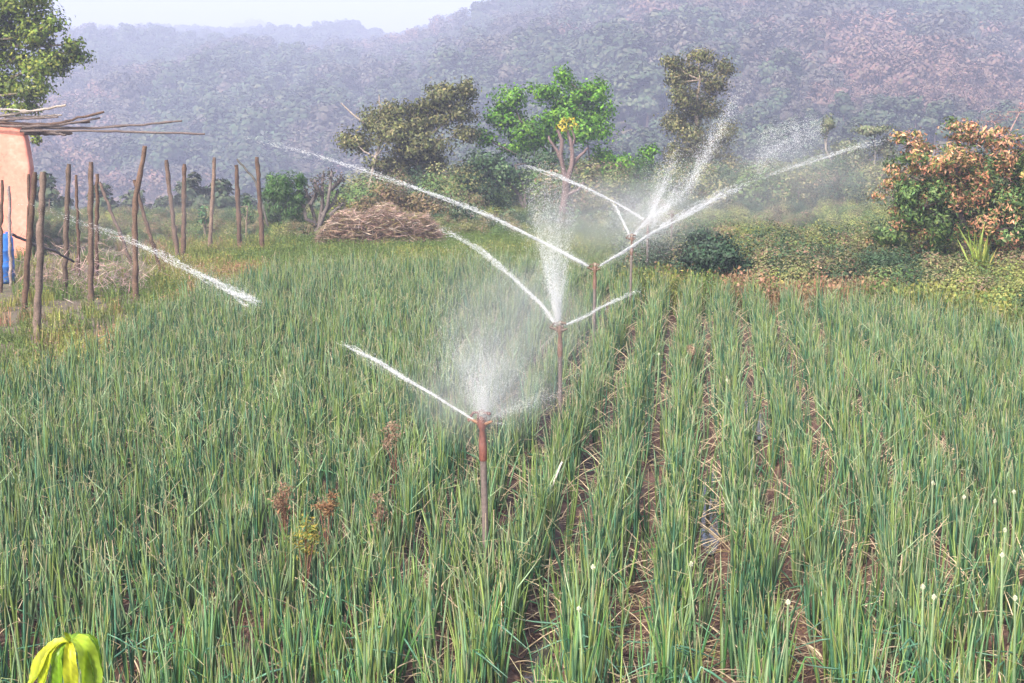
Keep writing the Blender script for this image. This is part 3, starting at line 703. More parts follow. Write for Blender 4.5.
def stubby():
    Y = 33; k = ppm(Y); b = place_y(317, Y); base = np.array(b); e = empty('stubby_shrub', b, 'dark stubby shrub with thick knobbed branches left of the brush heap', 'shrub')
    mb = MB(); br = []
    for pts in [[(317, 236), (313, 215), (308, 198), (306, 190)], [(317, 236), (322, 205), (323, 183), (322, 176)], [(318, 230), (328, 205), (332, 178), (331, 172)], [(322, 215), (334, 202), (337, 190)], [(316, 225), (307, 218), (304, 205), (303, 196)], [(323, 195), (317, 186), (315, 180)], [(330, 190), (338, 183), (341, 178)], [(310, 205), (315, 196), (317, 190)], [(330, 215), (338, 208), (343, 203)]]:
        P = [np.array(at(x, y, Y)) + np.array([0, random.gauss(0, .1), 0]) - base for x, y in pts]; P[0][1] = 0
        mb.tube(P, np.linspace(3.2, 1.8, len(P)) * k / 2 * 1.4, 6, (0.10, 0.085, 0.08)); br += [P[-1], P[-2]]
    mb.obj('branches', M['bark'], e, True)
    V, F, C = [], [], []
    cb = MB(); c = np.repeat(np.array(br), 34, 0) + RS.normal(0, 2.6 * k, (34 * len(br), 3))
    cb.add(*leaf_quads(c, RS.normal(size=c.shape) + [0, 0, .6], .07, .04, pal_pick([(0.10, 0.09, 0.08), (0.14, 0.11, 0.1), (0.09, 0.10, 0.06)], len(c))))
    cb.obj('leaves', M['dry'], e)
stubby()

def brush_heap():
    Y = 30; k = ppm(Y); b = place_y(380, Y); base = np.array(b); e = empty('brush_heap', b, 'low heap of cut brown brushwood at the far end of the field', 'brush heap')
    V, F, C = [], [], []; cb = MB()
    n = 11000; a = RS.uniform(-1, 1, n); h = np.sqrt(np.clip(1 - np.abs(a) ** 2.2, 0, 1)); f = RS.uniform(0, 1, n) ** .5
    c = np.stack([a * 64 * k, RS.uniform(-1, 1, n) * .8 * h, h * f * (40 + 5 * np.sin(a * 9 + 1)) * k + .02], 1)
    D = np.stack([RS.normal(0, 1, n), RS.normal(0, .6, n), RS.normal(0, .35, n)], 1)
    cb.add(*leaf_quads(c, D, RS.uniform(.1, .34, n), RS.uniform(.008, .02, n), pal_pick([(0.2, 0.13, 0.10), (0.28, 0.2, 0.16), (0.14, 0.10, 0.07), (0.36, 0.28, 0.24), (0.16, 0.14, 0.06)], n)))
    tag(cb.obj('twigs', M['dry'], e), kind='stuff')
    mb = MB(); P = []
    for i in range(13):
        x = -50 + 100 * i / 12; mb.tube([(x * k, -.5, 0), (x * k, 0, (1 - abs(x / 56) ** 2.2) * 24 * k + .02), (x * k, .6, 0)], [.1, .14, .1], 5, (0.09, 0.065, 0.05))
    mb.obj('core', M['bark'], e)
brush_heap()

# ------------------------------------------------------------------ weeds and grass round the field
def grass_proto(pal, n, h, w, spread_, leafy=0.0):
    mb = MB()
    for _ in range(n):
        a = random.random() * 6.28; r = spread_ * random.random() ** .5; x, y = r * math.cos(a), r * math.sin(a)
        L = h * random.uniform(.5, 1.1); ln = random.uniform(.05, .5) * L; b = random.random() * 6.28
        ww = w * random.uniform(.6, 1.2) / 2; cx, cy = -math.sin(b) * ww, math.cos(b) * ww
        P = [(x, y, 0), (x + .3 * ln * math.cos(b), y + .3 * ln * math.sin(b), L * .55), (x + ln * math.cos(b), y + ln * math.sin(b), L)]
        V = [(P[0][0] - cx, P[0][1] - cy, 0), (P[0][0] + cx, P[0][1] + cy, 0), (P[1][0] - cx, P[1][1] - cy, P[1][2]), (P[1][0] + cx, P[1][1] + cy, P[1][2]), P[2]]
        mb.add(V, [(0, 1, 3), (0, 3, 2), (2, 3, 4)], pal_pick(pal, 1)[0])
    if leafy:
        m = int(n * leafy * 2.5); c = RS.normal(0, spread_ * .6, (m, 3)); c[:, 2] = RS.uniform(.1, 1, m) * h
        mb.add(*leaf_quads(c, RS.normal(size=(m, 3)), RS.uniform(.018, .04, m), RS.uniform(.01, .02, m), pal_pick(pal, m)))
    me = mb.mesh('weed'); me.materials.append(M['leaf']); return bpy.data.objects.new('weed', me)
def build_weeds():
    GR = [(0.09, 0.14, 0.03), (0.13, 0.18, 0.045), (0.07, 0.11, 0.03)]; YG = [(0.2, 0.22, 0.05), (0.27, 0.26, 0.07), (0.15, 0.18, 0.04)]
    RD = [(0.22, 0.12, 0.07), (0.28, 0.18, 0.10), (0.18, 0.14, 0.06)]; PL = [(0.34, 0.28, 0.17), (0.28, 0.21, 0.14)]
    protos = [grass_proto(GR, 40, .28, .012, .16, .8) for _ in range(3)] + [grass_proto(YG, 40, .3, .012, .16, .7) for _ in range(3)] + \
             [grass_proto(RD, 36, .3, .01, .15, .6) for _ in range(2)] + [grass_proto(PL, 36, .26, .007, .14) for _ in range(2)]
    P, I, S = [], [], []; rnd = random.Random(9)
    for _ in range(30000):
        u = rnd.uniform(-60, 1090); d = rnd.uniform(0, 1); x0 = None
        yf = float(np.interp(u, FU, FD)); y = yf - .25 + (48 - yf) * d ** 1.6; x = (u - 512) / FPX * (y * CP + 2.8 * SP)
        m = nz(x * .35, y * .3, 2) + rnd.gauss(0, .22)
        left = u < 420
        if 660 < u < 760 and y < 21.3 and rnd.random() < .7: continue
        if u < 335 and y > 31: continue
        if left and y > yf + 1.2 and u < 150 and rnd.random() < .75: continue          # bare plot inside the fence
        if left and rnd.random() < (.6 if u < 200 and y > yf + .5 else .35): continue
        if u > 640: i = rnd.randrange(3, 6) if m > .2 else (rnd.randrange(0, 3) if m > -.25 else rnd.randrange(6, 10))
        elif u > 270: i = rnd.randrange(0, 3) if m > -.3 or rnd.random() < .6 else rnd.randrange(3, 6)
        else: i = rnd.randrange(0, 3) if m > -.05 else (rnd.randrange(3, 6) if m > -.3 else rnd.randrange(6, 10))
        P.append((x, y, terrain(x, y) - .02)); I.append(i); S.append(rnd.uniform(.5, 1.25) * (1.7 if u > 640 and y < yf + 9 else 0.95))
    for _ in range(260):          # red grass by the last posts
        u = rnd.gauss(222, 18); y = float(np.interp(u, FU, FD)) + rnd.uniform(.0, 2.5); x = (u - 512) / FPX * (y * CP + 2.8 * SP)
        P.append((x, y, terrain(x, y))); I.append(rnd.choice([6, 7, 6, 3])); S.append(rnd.uniform(.7, 1.2))
    n = len(P); rot = np.zeros((n, 3)); rot[:, 2] = RS.uniform(0, 6.28, n)
    scatter('weeds', P, rot, S, I, protos, 'tangled grass and weeds round the onion field', 'weeds')
build_weeds()

def build_scrub():
    pals = [[(0.08, 0.135, 0.04), (0.11, 0.165, 0.05)], [(0.19, 0.22, 0.06), (0.26, 0.27, 0.08)], [(0.2, 0.13, 0.085), (0.24, 0.18, 0.11), (0.13, 0.13, 0.05), (0.10, 0.13, 0.05)], [(0.045, 0.08, 0.035), (0.06, 0.10, 0.05)], [(0.18, 0.19, 0.07), (0.13, 0.15, 0.05), (0.25, 0.23, 0.11)]]
    protos = []
    for pl in pals:
        for _ in range(2):
            o = crown_proto('s', .42, .7, np.asarray(pl) * 1.05, 1100, .036); o.data.materials.clear(); o.data.materials.append(M['leaf']); protos.append(o)
    P, I, S = [], [], []; rnd = random.Random(21)
    for _ in range(2600):
        u = rnd.uniform(640, 1090) if rnd.random() < .72 else rnd.uniform(335, 640)
        yf = float(np.interp(u, FU, FD)); d = rnd.random() ** 1.5; y = yf + .35 + (42 - yf) * d; x = (u - 512) / FPX * (y * CP + 2.8 * SP)
        if u < 640 and y < 31.5: continue
        if 655 < u < 765 and y < 22.2: continue
        m = nz(x * .3, y * .25, 6) + rnd.gauss(0, .25); c = 1 if m > .36 else 0 if m > .06 else 4 if m > -.06 else 2 if m > -.28 else 3
        P.append((x, y, terrain(x, y) - .05)); I.append(c * 2 + rnd.randrange(2)); S.append(rnd.uniform(.4, 1.0) * (.75 if u < 640 else (.95 if y > 29 else 1.2)))
    for _ in range(420):
        u = rnd.uniform(345, 1090); y = rnd.uniform(38, 66); x = (u - 512) / FPX * y
        P.append((x, y, terrain(x, y) - .1)); I.append(rnd.choice([0, 1, 8, 9, 4, 5, 6, 7, 0, 8])); S.append(rnd.uniform(1.0, 2.4))
    for _ in range(1500):
        u = rnd.uniform(-60, 440); y = 31 + 30 * rnd.random() ** 1.3; x = (u - 512) / FPX * y
        P.append((x, y, terrain(x, y) - .06)); I.append(rnd.choice([0, 1, 8, 9, 4, 5, 2, 6])); S.append(rnd.uniform(.3, .75))
    n = len(P); rot = np.zeros((n, 3)); rot[:, 2] = RS.uniform(0, 6.28, n)
    scatter('scrub', P, rot, S, I, protos, 'low tangled scrub of many colours beyond the far border of the field', 'scrub')
build_scrub()

# ------------------------------------------------------------------ hut, poles, fence posts
def build_hut():
    Y = 28.0; z0 = terrain(-10, 28) - .05
    out = [(-170, None), (-170, 122), (-60, 120), (0, 123), (14, 122), (20, 125), (24, 134), (27, 150), (30, 168), (30, 200), (28, 235), (28, None)]
    front = []
    for px, py in out:
        p = at(px, py if py else 250, Y); front.append((p.x, z0 if py is None else p.z))
    e = empty('hut', (front[0][0], Y, z0), 'salmon pink mud walled hut with a rounded wall end at the left edge', 'hut')
    ox = front[0][0]; n = len(front)
    V = [(x - ox, 0, z - z0) for x, z in front] + [(x - ox, .28, z - z0) for x, z in front]
    bm_ = bpy.data.meshes.new('wall')
    F = [tuple(range(n)), tuple(range(2 * n - 1, n - 1, -1))] + [(i, n + i, n + (i + 1) % n, (i + 1) % n) for i in range(n)]
    bm_.from_pydata(V, [], F); bm_.update()
    w = mesh_obj('wall', bm_, M['wall'], e); bv = w.modifiers.new('bevel', 'BEVEL'); bv.width = .05; bv.segments = 3
    wd = at(14, 200, Y).x - ox
    for nm, lo, hi in (('side_wall', (wd - 1.25, .285, 0), (wd - 1.02, 3.2, 2.35)), ('side_wall', (.02, .285, 0), (.25, 3.2, 2.35)), ('back_wall', (.26, 2.95, 0), (wd - 1.26, 3.2, 2.3))):
        mb = MB(); mb.box(lo, hi, (0.6, 0.3, 0.22)); mb.obj(nm, M['wall'], e)
    mb = MB(); rnd = random.Random(4)
    for i in range(60):
        x = rnd.uniform(.0, wd - 1.3); mb.tube([(x, -.2, 2.56 + rnd.uniform(0, .05)), (x + rnd.uniform(-.3, .3), 3.3, 2.5 + rnd.uniform(0, .12))], .03, 4, (0.2, 0.16, 0.12))
    mb.obj('roof_thatch', M['wood'], e)
build_hut()
def sticks(name, label, cat, group, pts, wpx, Y0, Y1=None, col=(0.2, 0.15, 0.12), base_on_ground=False, n=22, taper=.8):
    """a knobbly pole following photo points from its foot to its tip"""
    Y1 = Y1 or Y0; m = len(pts)
    W3 = [np.array(at(px, py, Y0 + (Y1 - Y0) * i / (m - 1))) for i, (px, py) in enumerate(pts)]
    if base_on_ground: W3.insert(0, W3[0] + (W3[0] - W3[1]) / np.linalg.norm(W3[0] - W3[1]) * .25)
    W3 = np.array(W3); d = np.concatenate([[0], np.cumsum(np.linalg.norm(np.diff(W3, axis=0), axis=1))]); t = np.linspace(0, d[-1], n)
    P = np.stack([np.interp(t, d, W3[:, i]) for i in range(3)], 1); P[1:-1] += RS.normal(0, .006, (n - 2, 3))
    col = tuple(v * .62 for v in col)
    R = ppm(Y0) * wpx * 1.12 / 2 * np.linspace(1, taper, n) * (1 + RS.normal(0, .09, n)); R[-1] *= .85
    C = np.array(col) * (1 + RS.normal(0, .14, (n, 1)))
    o = P[0].copy(); mb = MB(); mb.tube(P - o, R, 9, np.clip(C, .01, .9), wob=.12)
    ob = mb.obj(name, M['wood'], None, True); ob.location = o
    return tag(ob, label, cat, group)
GP = (0.15, 0.115, 0.105); BP = (0.125, 0.075, 0.05)
POLES = [('longest grey pole on the hut roof, its thin tip reaching farthest right', [(20, 131), (90, 131), (205, 134)], 2.4, GP),
         ('second longest pole on the hut roof, its tip rising just above the longest', [(22, 128), (100, 128), (182, 121)], 2.4, GP),
         ('roof pole slanting up steeply to a pale tip above the others', [(-20, 119), (20, 113), (66, 105)], 2.6, (0.4, 0.34, 0.29)),
         ('thick dark roof pole lying lowest on the wall end', [(15, 133), (45, 134), (72, 133)], 3.4, (0.12, 0.09, 0.08)),
         ('reddish roof pole with an upturned tip in the middle of the bundle', [(-10, 124), (55, 124), (104, 112)], 2.6, BP),
         ('brown roof pole ending just below the upturned reddish one', [(-8, 126), (55, 126), (100, 118)], 2.3, GP),
         ('short brown roof pole ending above the fork of the two longest', [(-5, 122), (40, 125), (90, 122)], 2.6, BP),
         ('pale thin roof pole along the top of the bundle', [(-20, 116), (20, 117), (62, 115)], 2.0, (0.38, 0.32, 0.27)),
         ('grey roof pole under the slanting pale one', [(-20, 121), (20, 119), (58, 117)], 2.2, GP),
         ('dark roof pole resting on the rounded wall end', [(5, 129), (40, 131), (66, 135)], 2.6, (0.13, 0.10, 0.09)),
         ('thin pale stick on top of the roof bundle at the left edge', [(-20, 110), (5, 109), (32, 111)], 1.8, (0.45, 0.4, 0.36))]
for i, (lab, pts, w, c) in enumerate(POLES):
    sticks('roof_pole', lab, 'pole', 'loose poles on the hut roof', pts, w, 27.9 + .06 * (i % 5), 27.6 + .12 * (i % 4), c)

def post(pts, w, label, col=BP, Y=None):
    Y = Y or on_z(pts[0][0], pts[0][1], -.1).y
    sticks('fence_post', label, 'fence post', 'rough wooden fence posts', pts, w, Y, None, col, True, 26, .82)
post([(37, 340), (39, 270), (43, 172)], 7.0, 'thickest and nearest fence post, before the pink hut', (0.18, 0.13, 0.105))
post([(23.5, 320), (28, 255), (35, 172)], 5.4, 'leaning fence post just left of the thickest one', BP)
post([(28, 300), (28, 240), (28.6, 174)], 3.2, 'thin fence post against the pink wall edge')
post([(11, 285), (9.5, 230), (9, 186)], 3.2, 'thin pale fence post before the pink wall', (0.34, 0.27, 0.25))
post([(1, 292), (1, 230), (2, 180)], 3.4, 'fence post cut by the left edge of the picture')
post([(64, 298), (66, 240), (69, 164)], 5.0, 'straight fence post first right of the thickest one', (0.12, 0.085, 0.065))
post([(79, 288), (78, 230), (76, 175)], 3.2, 'thin short fence post left of the thick paired posts')
post([(91, 305), (90.5, 240), (91, 162)], 5.6, 'thick taller post of the close pair', (0.145, 0.095, 0.07))
post([(97, 292), (97, 240), (97, 174)], 4.0, 'shorter post of the close pair, right behind the thick one')
post([(133, 268), (118, 228), (99, 182)], 3.4, 'slanting fence post leaning left from its foot behind the tall bent one', (0.15, 0.10, 0.08))
post([(136, 302), (135, 240), (135, 200), (145, 146)], 5.4, 'tallest fence post with a bend to the right halfway up', (0.16, 0.10, 0.07))
post([(162, 275), (153, 244), (142, 208), (134, 180)], 3.8, 'fence post crossing behind the tall bent one and leaning left')
post([(178, 262), (172, 210), (166, 160)], 4.4, 'fence post leaning left, next to an upright brown one', (0.15, 0.10, 0.075))
post([(183, 264), (184, 210), (184.5, 164)], 4.6, 'upright brown fence post beside the one leaning left')
post([(210, 258), (212, 205), (214.5, 157.5)], 4.0, 'slim fence post standing alone left of the sapling', (0.22, 0.15, 0.11))
post([(240, 256), (238, 205), (236, 165)], 4.4, 'second last fence post, shorter than its right neighbour')
post([(263, 256), (260, 205), (257, 157)], 4.4, 'last fence post on the right, before the palm tuft')
post([(265, 215), (255, 180), (237, 159)], 2.2, 'thin slanting stick behind the last fence post', (0.13, 0.12, 0.10), 31.5)

def blue_tarp():
    Y = 24; p = at(4, 262, Y); z0 = terrain(p.x, Y); e = empty('water_drum', (p.x, Y, z0), 'blue plastic drum before the pink wall at the left edge', 'drum')
    k = ppm(Y); prof = [(0, 0), (8.5, 0), (10, 3), (10, 16), (10.6, 17), (10, 18), (10, 32), (10.6, 33), (10, 34), (10, 44), (8.5, 48), (4, 49.5), (0, 49.5)]
    mb = MB(); n = 20; V = [(r * k * math.cos(6.2832 * i / n), r * k * math.sin(6.2832 * i / n), z * k) for r, z in prof for i in range(n)]
    mb.add(V, [(j * n + i, j * n + (i + 1) % n, (j + 1) * n + (i + 1) % n, (j + 1) * n + i) for j in range(len(prof) - 1) for i in range(n)], (0.03, 0.13, 0.42))
    mb.obj('body', M['plastic'], e, True)
    mb = MB(); mb.tube([(5 * k, 0, 49 * k), (5 * k, 0, 51.5 * k)], 2 * k, 10, (0.03, 0.1, 0.35)); mb.obj('cap', M['plastic'], e)
blue_tarp()
sticks('fence_rail', 'dark thin rail tied across the fence posts beside the pink hut', 'rail', None, [(12, 234), (30, 243), (55, 251), (74, 262)], 2.6, 20.6, 21.4, (0.07, 0.065, 0.07))
def debris(name, label, Y, px, py, rx, pal, n):
    b = place_y(px, Y); k = ppm(Y); cb = MB()
    c = RS.normal(0, 1, (n, 3)) * [rx * k * .5, .5, 1]; c[:, 2] = np.abs(RS.normal(0, .5, n)) * py * k
    cb.add(*leaf_quads(c, RS.normal(size=(n, 3)) * [1, 1, .8], RS.uniform(.1, .35, n), RS.uniform(.006, .013, n), pal_pick(pal, n)))
    e = empty(name, b, label, 'brushwood'); tag(cb.obj('twigs', M['dry'], e), kind='stuff')
debris('thorn_brush', 'dry pinkish thorn brush piled between the fence posts', 22.5, 105, 46, 44, [(0.28, 0.2, 0.19), (0.22, 0.16, 0.14), (0.34, 0.26, 0.24)], 900)
debris('thorn_brush', 'dry thorn brush by the hut, left of the thick paired posts', 23.5, 55, 40, 40, [(0.3, 0.2, 0.18), (0.36, 0.26, 0.24), (0.2, 0.15, 0.12)], 700)

# ------------------------------------------------------------------ sprinklers
HEADZ = 1.10
SPX = [(482, 420), (560, 328), (595, 268), (632, 238), (648, 222), (672, 214)]
FEET = [(490, 0)]; HEADS = []
SLAB = ['nearest sprinkler with a rusty red head on a grey riser pipe', 'second nearest sprinkler, a slim riser in the middle of the field',
        'third nearest sprinkler, dark headed, before the field end', 'fourth nearest sprinkler where jets cross', 'fifth nearest sprinkler behind the crossing jets', 'farthest sprinkler riser, left of the dark green bush']
def sprinkler(i):
    px, py = SPX[i]; h = on_z(px, py, HEADZ); lean = (.03, -.03) if i == 0 else (random.uniform(-.02, .02), 0)
    g = Vector((h.x + lean[0], h.y + lean[1], 0)); HEADS.append(h)
    e = empty('sprinkler', g, SLAB[i], 'sprinkler', 'impact sprinklers in a row')
    r = .0185 if i == 0 else .017; T = np.array([-lean[0], -lean[1], HEADZ]); grey = (0.11, 0.088, 0.08); red = (0.13, 0.05, 0.038); brass = (0.20, 0.10, 0.05) if i == 0 else (0.09, 0.06, 0.04)
    def q(f, dx=0, dy=0, dz=0): return T * f + np.array([dx, dy, dz])
    def part(nm, fn, col, mat='metal', smooth=True, under=None):
        mb = MB(); fn(mb, np.array(col)); return mb.obj(nm, M[mat], under or e, smooth)
    part('riser_pipe', lambda m, c: m.tube([q(-.12), q(.3), q(.6), q(.86)], r, 12, c, wob=.02), grey if i < 3 else (0.12, 0.10, 0.09))
    part('coupling', lambda m, c: m.tube([q(.79), q(.80), q(.875), q(.885)], [r * 1.05, r * 1.25, r * 1.25, r * 1.08], 12, c), red if i == 0 else (0.14, 0.08, 0.06))
    body = part('body', lambda m, c: m.tube([q(.87), q(.90), q(.95), q(.965), q(1.0), q(1.02)], [r * 1.08, r * 1.15, r * .85, r * 1.25, r * 1.15, r * .7], 12, c), red if i == 0 else (0.12, 0.07, 0.05))
    a = math.pi * (.9 if i == 0 else .95)
    d = np.array([math.cos(a), math.sin(a), .42]); d2 = np.array([-d[0], -d[1], .4])
    nz_ = part('nozzle', lambda m, c: m.tube([q(.975), q(.975) + d * .045, q(.975) + d * .085], [.013, .011, .007], 10, c), brass, under=body)
    part('nozzle', lambda m, c: m.tube([q(.975), q(.975) + d2 * .035, q(.975) + d2 * .06], [.012, .010, .006], 10, c), brass, under=body)
    arm = part('impact_arm', lambda m, c: m.tube([q(1.03, -.05 * math.cos(a + .5), -.02, .005), q(1.03, 0, 0, .01), q(1.025, .05 * math.cos(a + .5), .02, .01), q(.99, .075 * math.cos(a + .3), .03)], [.010, .008, .007, .011], 8, c), red if i == 0 else brass)
    part('bridge', lambda m, c: m.tube([q(.97, -.022), q(1.01, -.024), q(1.045, -.014), q(1.052), q(1.045, .014), q(1.01, .024), q(.97, .022)], .0055, 8, c), red if i == 0 else (0.12, 0.07, 0.05), under=body)
    part('spring', lambda m, c: m.tube([q(1.025, .011 * math.cos(t), .011 * math.sin(t), .0028 * t / 3) for t in np.arange(0, 25, .7)], .0022, 5, c), (0.4, 0.36, 0.3), under=arm)
for i in range(6): sprinkler(i)

# ------------------------------------------------------------------ water
OCT_V = np.array([(1, 0, 0), (-1, 0, 0), (0, 1, 0), (0, -1, 0), (0, 0, 1), (0, 0, -1)], float)
OCT_F = np.array([(0, 2, 4), (2, 1, 4), (1, 3, 4), (3, 0, 4), (2, 0, 5), (1, 2, 5), (3, 1, 5), (0, 3, 5)])
TET_V = np.array([(1, 1, 1), (1, -1, -1), (-1, 1, -1), (-1, -1, 1)], float) * .75
TET_F = np.array([(0, 1, 2), (0, 2, 3), (0, 3, 1), (1, 3, 2)])
def drops(C, D, L, R, V0, F0):
    """elongated droplets: centres C, directions D, half lengths L, half widths R"""
    n = len(C); D = unit(D); A = unit(np.cross(D, RS.normal(size=(n, 3)))); B = np.cross(D, A); k = len(V0)
    V = C[:, None] + V0[None, :, 0, None] * (D * L[:, None])[:, None] + V0[None, :, 1, None] * (A * R[:, None])[:, None] + V0[None, :, 2, None] * (B * R[:, None])[:, None]
    F = (np.arange(n)[:, None, None] * k + F0[None]).reshape(-1, 3)
    return V.reshape(-1, 3), F
def curve(P, n):
    """smooth curve through points (Catmull-Rom)"""
    P = np.asarray(P, float); P = np.vstack([2 * P[0] - P[1], P, 2 * P[-1] - P[-2]]); out = []
    m = len(P) - 3
    for q in np.linspace(0, m - 1e-6, n):
        i = int(q); t = q - i; a, b, c, d = P[i:i + 4]
        out.append(.5 * (2 * b + (c - a) * t + (2 * a - 5 * b + 4 * c - d) * t * t + (3 * b - a - 3 * c + d) * t ** 3))
    return np.array(out)
def jet(label, head, az, pix, w0, w1, n, core=1.0, size=(.12, .34), s_pow=1.0, fall=0.0, fe=.45, fs=0.0, stretch=16.0):
    """a jet of water in the vertical plane through the sprinkler head, azimuth az (degrees from +x)"""
    d = Vector((math.cos(math.radians(az)), math.sin(math.radians(az)), 0)); nrm = Vector((-d.y, d.x, 0)); C0 = Vector((0, 0, CAMH))
    P = []
    for px, py in pix:
        r = ray(px, py); t = (head - C0).dot(nrm) / r.dot(nrm); P.append(np.array(C0 + r * t))
    Q = curve(P, 400); T = np.gradient(Q, axis=0)
    n = int(n * 2.7); size = (size[0] * .17, size[1] * .16) if size[0] > .19 else (size[0] * .4, size[1] * .38)
    s = RS.uniform(0, 1, n) ** s_pow
    s = s[RS.uniform(0, 1, n) < np.clip((1 - s) / fe, 0.03, 1) ** 1.3 * np.clip(s / max(fs, 1e-4), .05, 1)]
    n = len(s); f = s * 399; i0 = np.clip(f.astype(int), 0, 398); fr = (f - i0)[:, None]
    c = Q[i0] * (1 - fr) + Q[i0 + 1] * fr; mpp = np.linalg.norm(c - np.array(C0), axis=1) / FPX
    sig = (w0 + (w1 - w0) * s) * mpp * .95
    K = 7; k = RS.randint(0, K, n); ph = RS.uniform(0, 6.28, (K, 3, 3)); fq = RS.uniform(2, 16, (K, 3, 3)); lat = RS.normal(0, .55, (K, 3))
    strand = lat[k] + .28 * np.sin(s[:, None, None] * fq[k] * 2 + ph[k]).sum(2)       # streaks that wander inside the jet
    halo = RS.uniform(0, 1, n) < .46
    off = np.where(halo[:, None], RS.normal(0, 1.5, (n, 3)), strand * .75 + RS.normal(0, .2, (n, 3))) * sig[:, None]
    off[:, 2] -= np.abs(RS.normal(0, 1, n)) * (fall + .9 * halo * s) * sig
    R = RS.uniform(size[0], size[1], n) * mpp * np.where(halo, .7, 1); L = R * RS.uniform(1.2, stretch, n) * np.where(halo, .45, 1)
    V, F = drops(c + off, T[i0] + RS.normal(0, .07, (n, 3)) * np.linalg.norm(T[i0], axis=1)[:, None], L, R, TET_V, TET_F)
    mb = MB(); o = np.array(head); mb.add(V - o, F, (1, 1, 1))
    if core:                      # unbroken stream near the nozzle
        m = min(398, int(400 * .42 * core)); idx = np.linspace(0, m - 1, 60).astype(int); mp = np.linalg.norm(Q[idx] - np.array(C0), axis=1) / FPX
        mb.tube(Q[idx] - o + RS.normal(0, .12, (60, 3)) * mp[:, None], mp * np.linspace(.6, .08, 60) * (1 + RS.normal(0, .2, 60)), 5, (1, 1, 1))
    ob = mb.obj('water_jet', M['spray'], None, True); ob.location = head
    ends = [tuple(round(float(v), 1) for v in P[-1])]; print('jet', ends, label[:30])
    return tag(ob, label, 'water jet', 'jets thrown by the sprinklers')
H = HEADS
jet('strong jet shooting left from the nearest sprinkler', H[0], 165, [(474, 420), (440, 399), (400, 375), (370, 357), (340, 342)], 1.2, 3.0, 5200, 1.9, (.3, .8), fe=.25)
jet('broken off burst of the nearest sprinkler flying left before the fence posts', H[0], 165, [(256, 303), (225, 288), (190, 270), (150, 250), (110, 233), (60, 216), (20, 204)], 5.0, 3.2, 5600, 0, (.3, .85), 1.5, fe=.8, fs=.05)
jet('faint thin spray thrown right from the nearest sprinkler', H[0], 20, [(488, 418), (520, 400), (555, 386), (600, 362), (635, 345)], 3, 6, 500, 0, (.25, .5), fe=.9)
jet('short low spray to the right of the nearest sprinkler head', H[0], -10, [(488, 423), (510, 423), (545, 421)], 2, 4, 240, 0, (.25, .5), fe=.8)
jet('curved jet arching left from the second nearest sprinkler', H[1], 150, [(556, 325), (540, 304), (515, 280), (485, 255), (455, 236), (435, 228)], 1.6, 6, 4200, 1.0)
jet('thin broken jet to the right of the second nearest sprinkler', H[1], 15, [(562, 326), (585, 316), (605, 305), (625, 296), (645, 288)], 1.6, 3, 1500, .6)
jet('faint spray falling left below the second nearest sprinkler', H[1], 200, [(556, 330), (540, 348), (520, 366), (500, 384)], 2, 10, 500, 0, (.2, .45), fe=.9)
jet('long jet sweeping left from the third nearest sprinkler over the brush heap', H[2], 160, [(588, 266), (565, 254), (530, 236), (480, 213), (420, 190), (350, 166), (290, 148), (235, 134)], 1.4, 4.0, 7000, .5)
jet('jet thrown right from the third nearest sprinkler', H[2], 25, [(600, 266), (625, 251), (650, 235), (690, 214), (725, 196), (757, 179)], 1.5, 3.6, 4200, 1.2)
jet('short jet rising left from the fourth nearest sprinkler', H[3], 150, [(630, 236), (624, 224), (617, 210), (612, 203)], 1.0, 2, 700, 1.0)
jet('jet rising right from the fourth nearest sprinkler', H[3], 30, [(634, 236), (642, 226), (652, 217), (668, 206), (700, 193)], 1.8, 4, 1800, 1.0)
jet('jet sweeping left from the fifth nearest sprinkler across the bare trunk', H[4], 165, [(643, 219), (625, 208), (600, 195), (570, 181), (540, 170), (520, 165)], 1.2, 3.0, 3200, 1.0)
jet('tall ragged plume of water thrown up before the tall olive tree', H[4], -60, [(650, 220), (665, 204), (685, 182), (703, 155), (718, 125), (732, 98), (744, 72)], 5, 11, 8500, .3, (.4, 1.2), 1.0, .9, fe=.5, stretch=4)
jet('broad ragged jet thrown right behind the crossing jets', H[5], 20, [(660, 226), (690, 210), (720, 195), (752, 181)], 3, 5, 2400, .4)
jet('last visible stretch of jet water before the pale half bare tree', H[5], 15, [(752, 181), (780, 171), (805, 163), (840, 152), (870, 144), (905, 136)], 3.0, 3.0, 2200, 0, fe=.5, fs=.5)
jet('loose cloud of drops high above the right side shrubs', H[5], 10, [(745, 160), (770, 142), (800, 128), (825, 118)], 12, 9, 4500, 0, (.5, 1.2), 1.0, .8, fe=.3, fs=.3, stretch=3)
jet('thin line of drops high behind the roof poles', H[2], 160, [(40, 118), (70, 108), (105, 103), (140, 107)], 2.4, 3, 300, 0, (.2, .45), fe=.5, fs=.5)

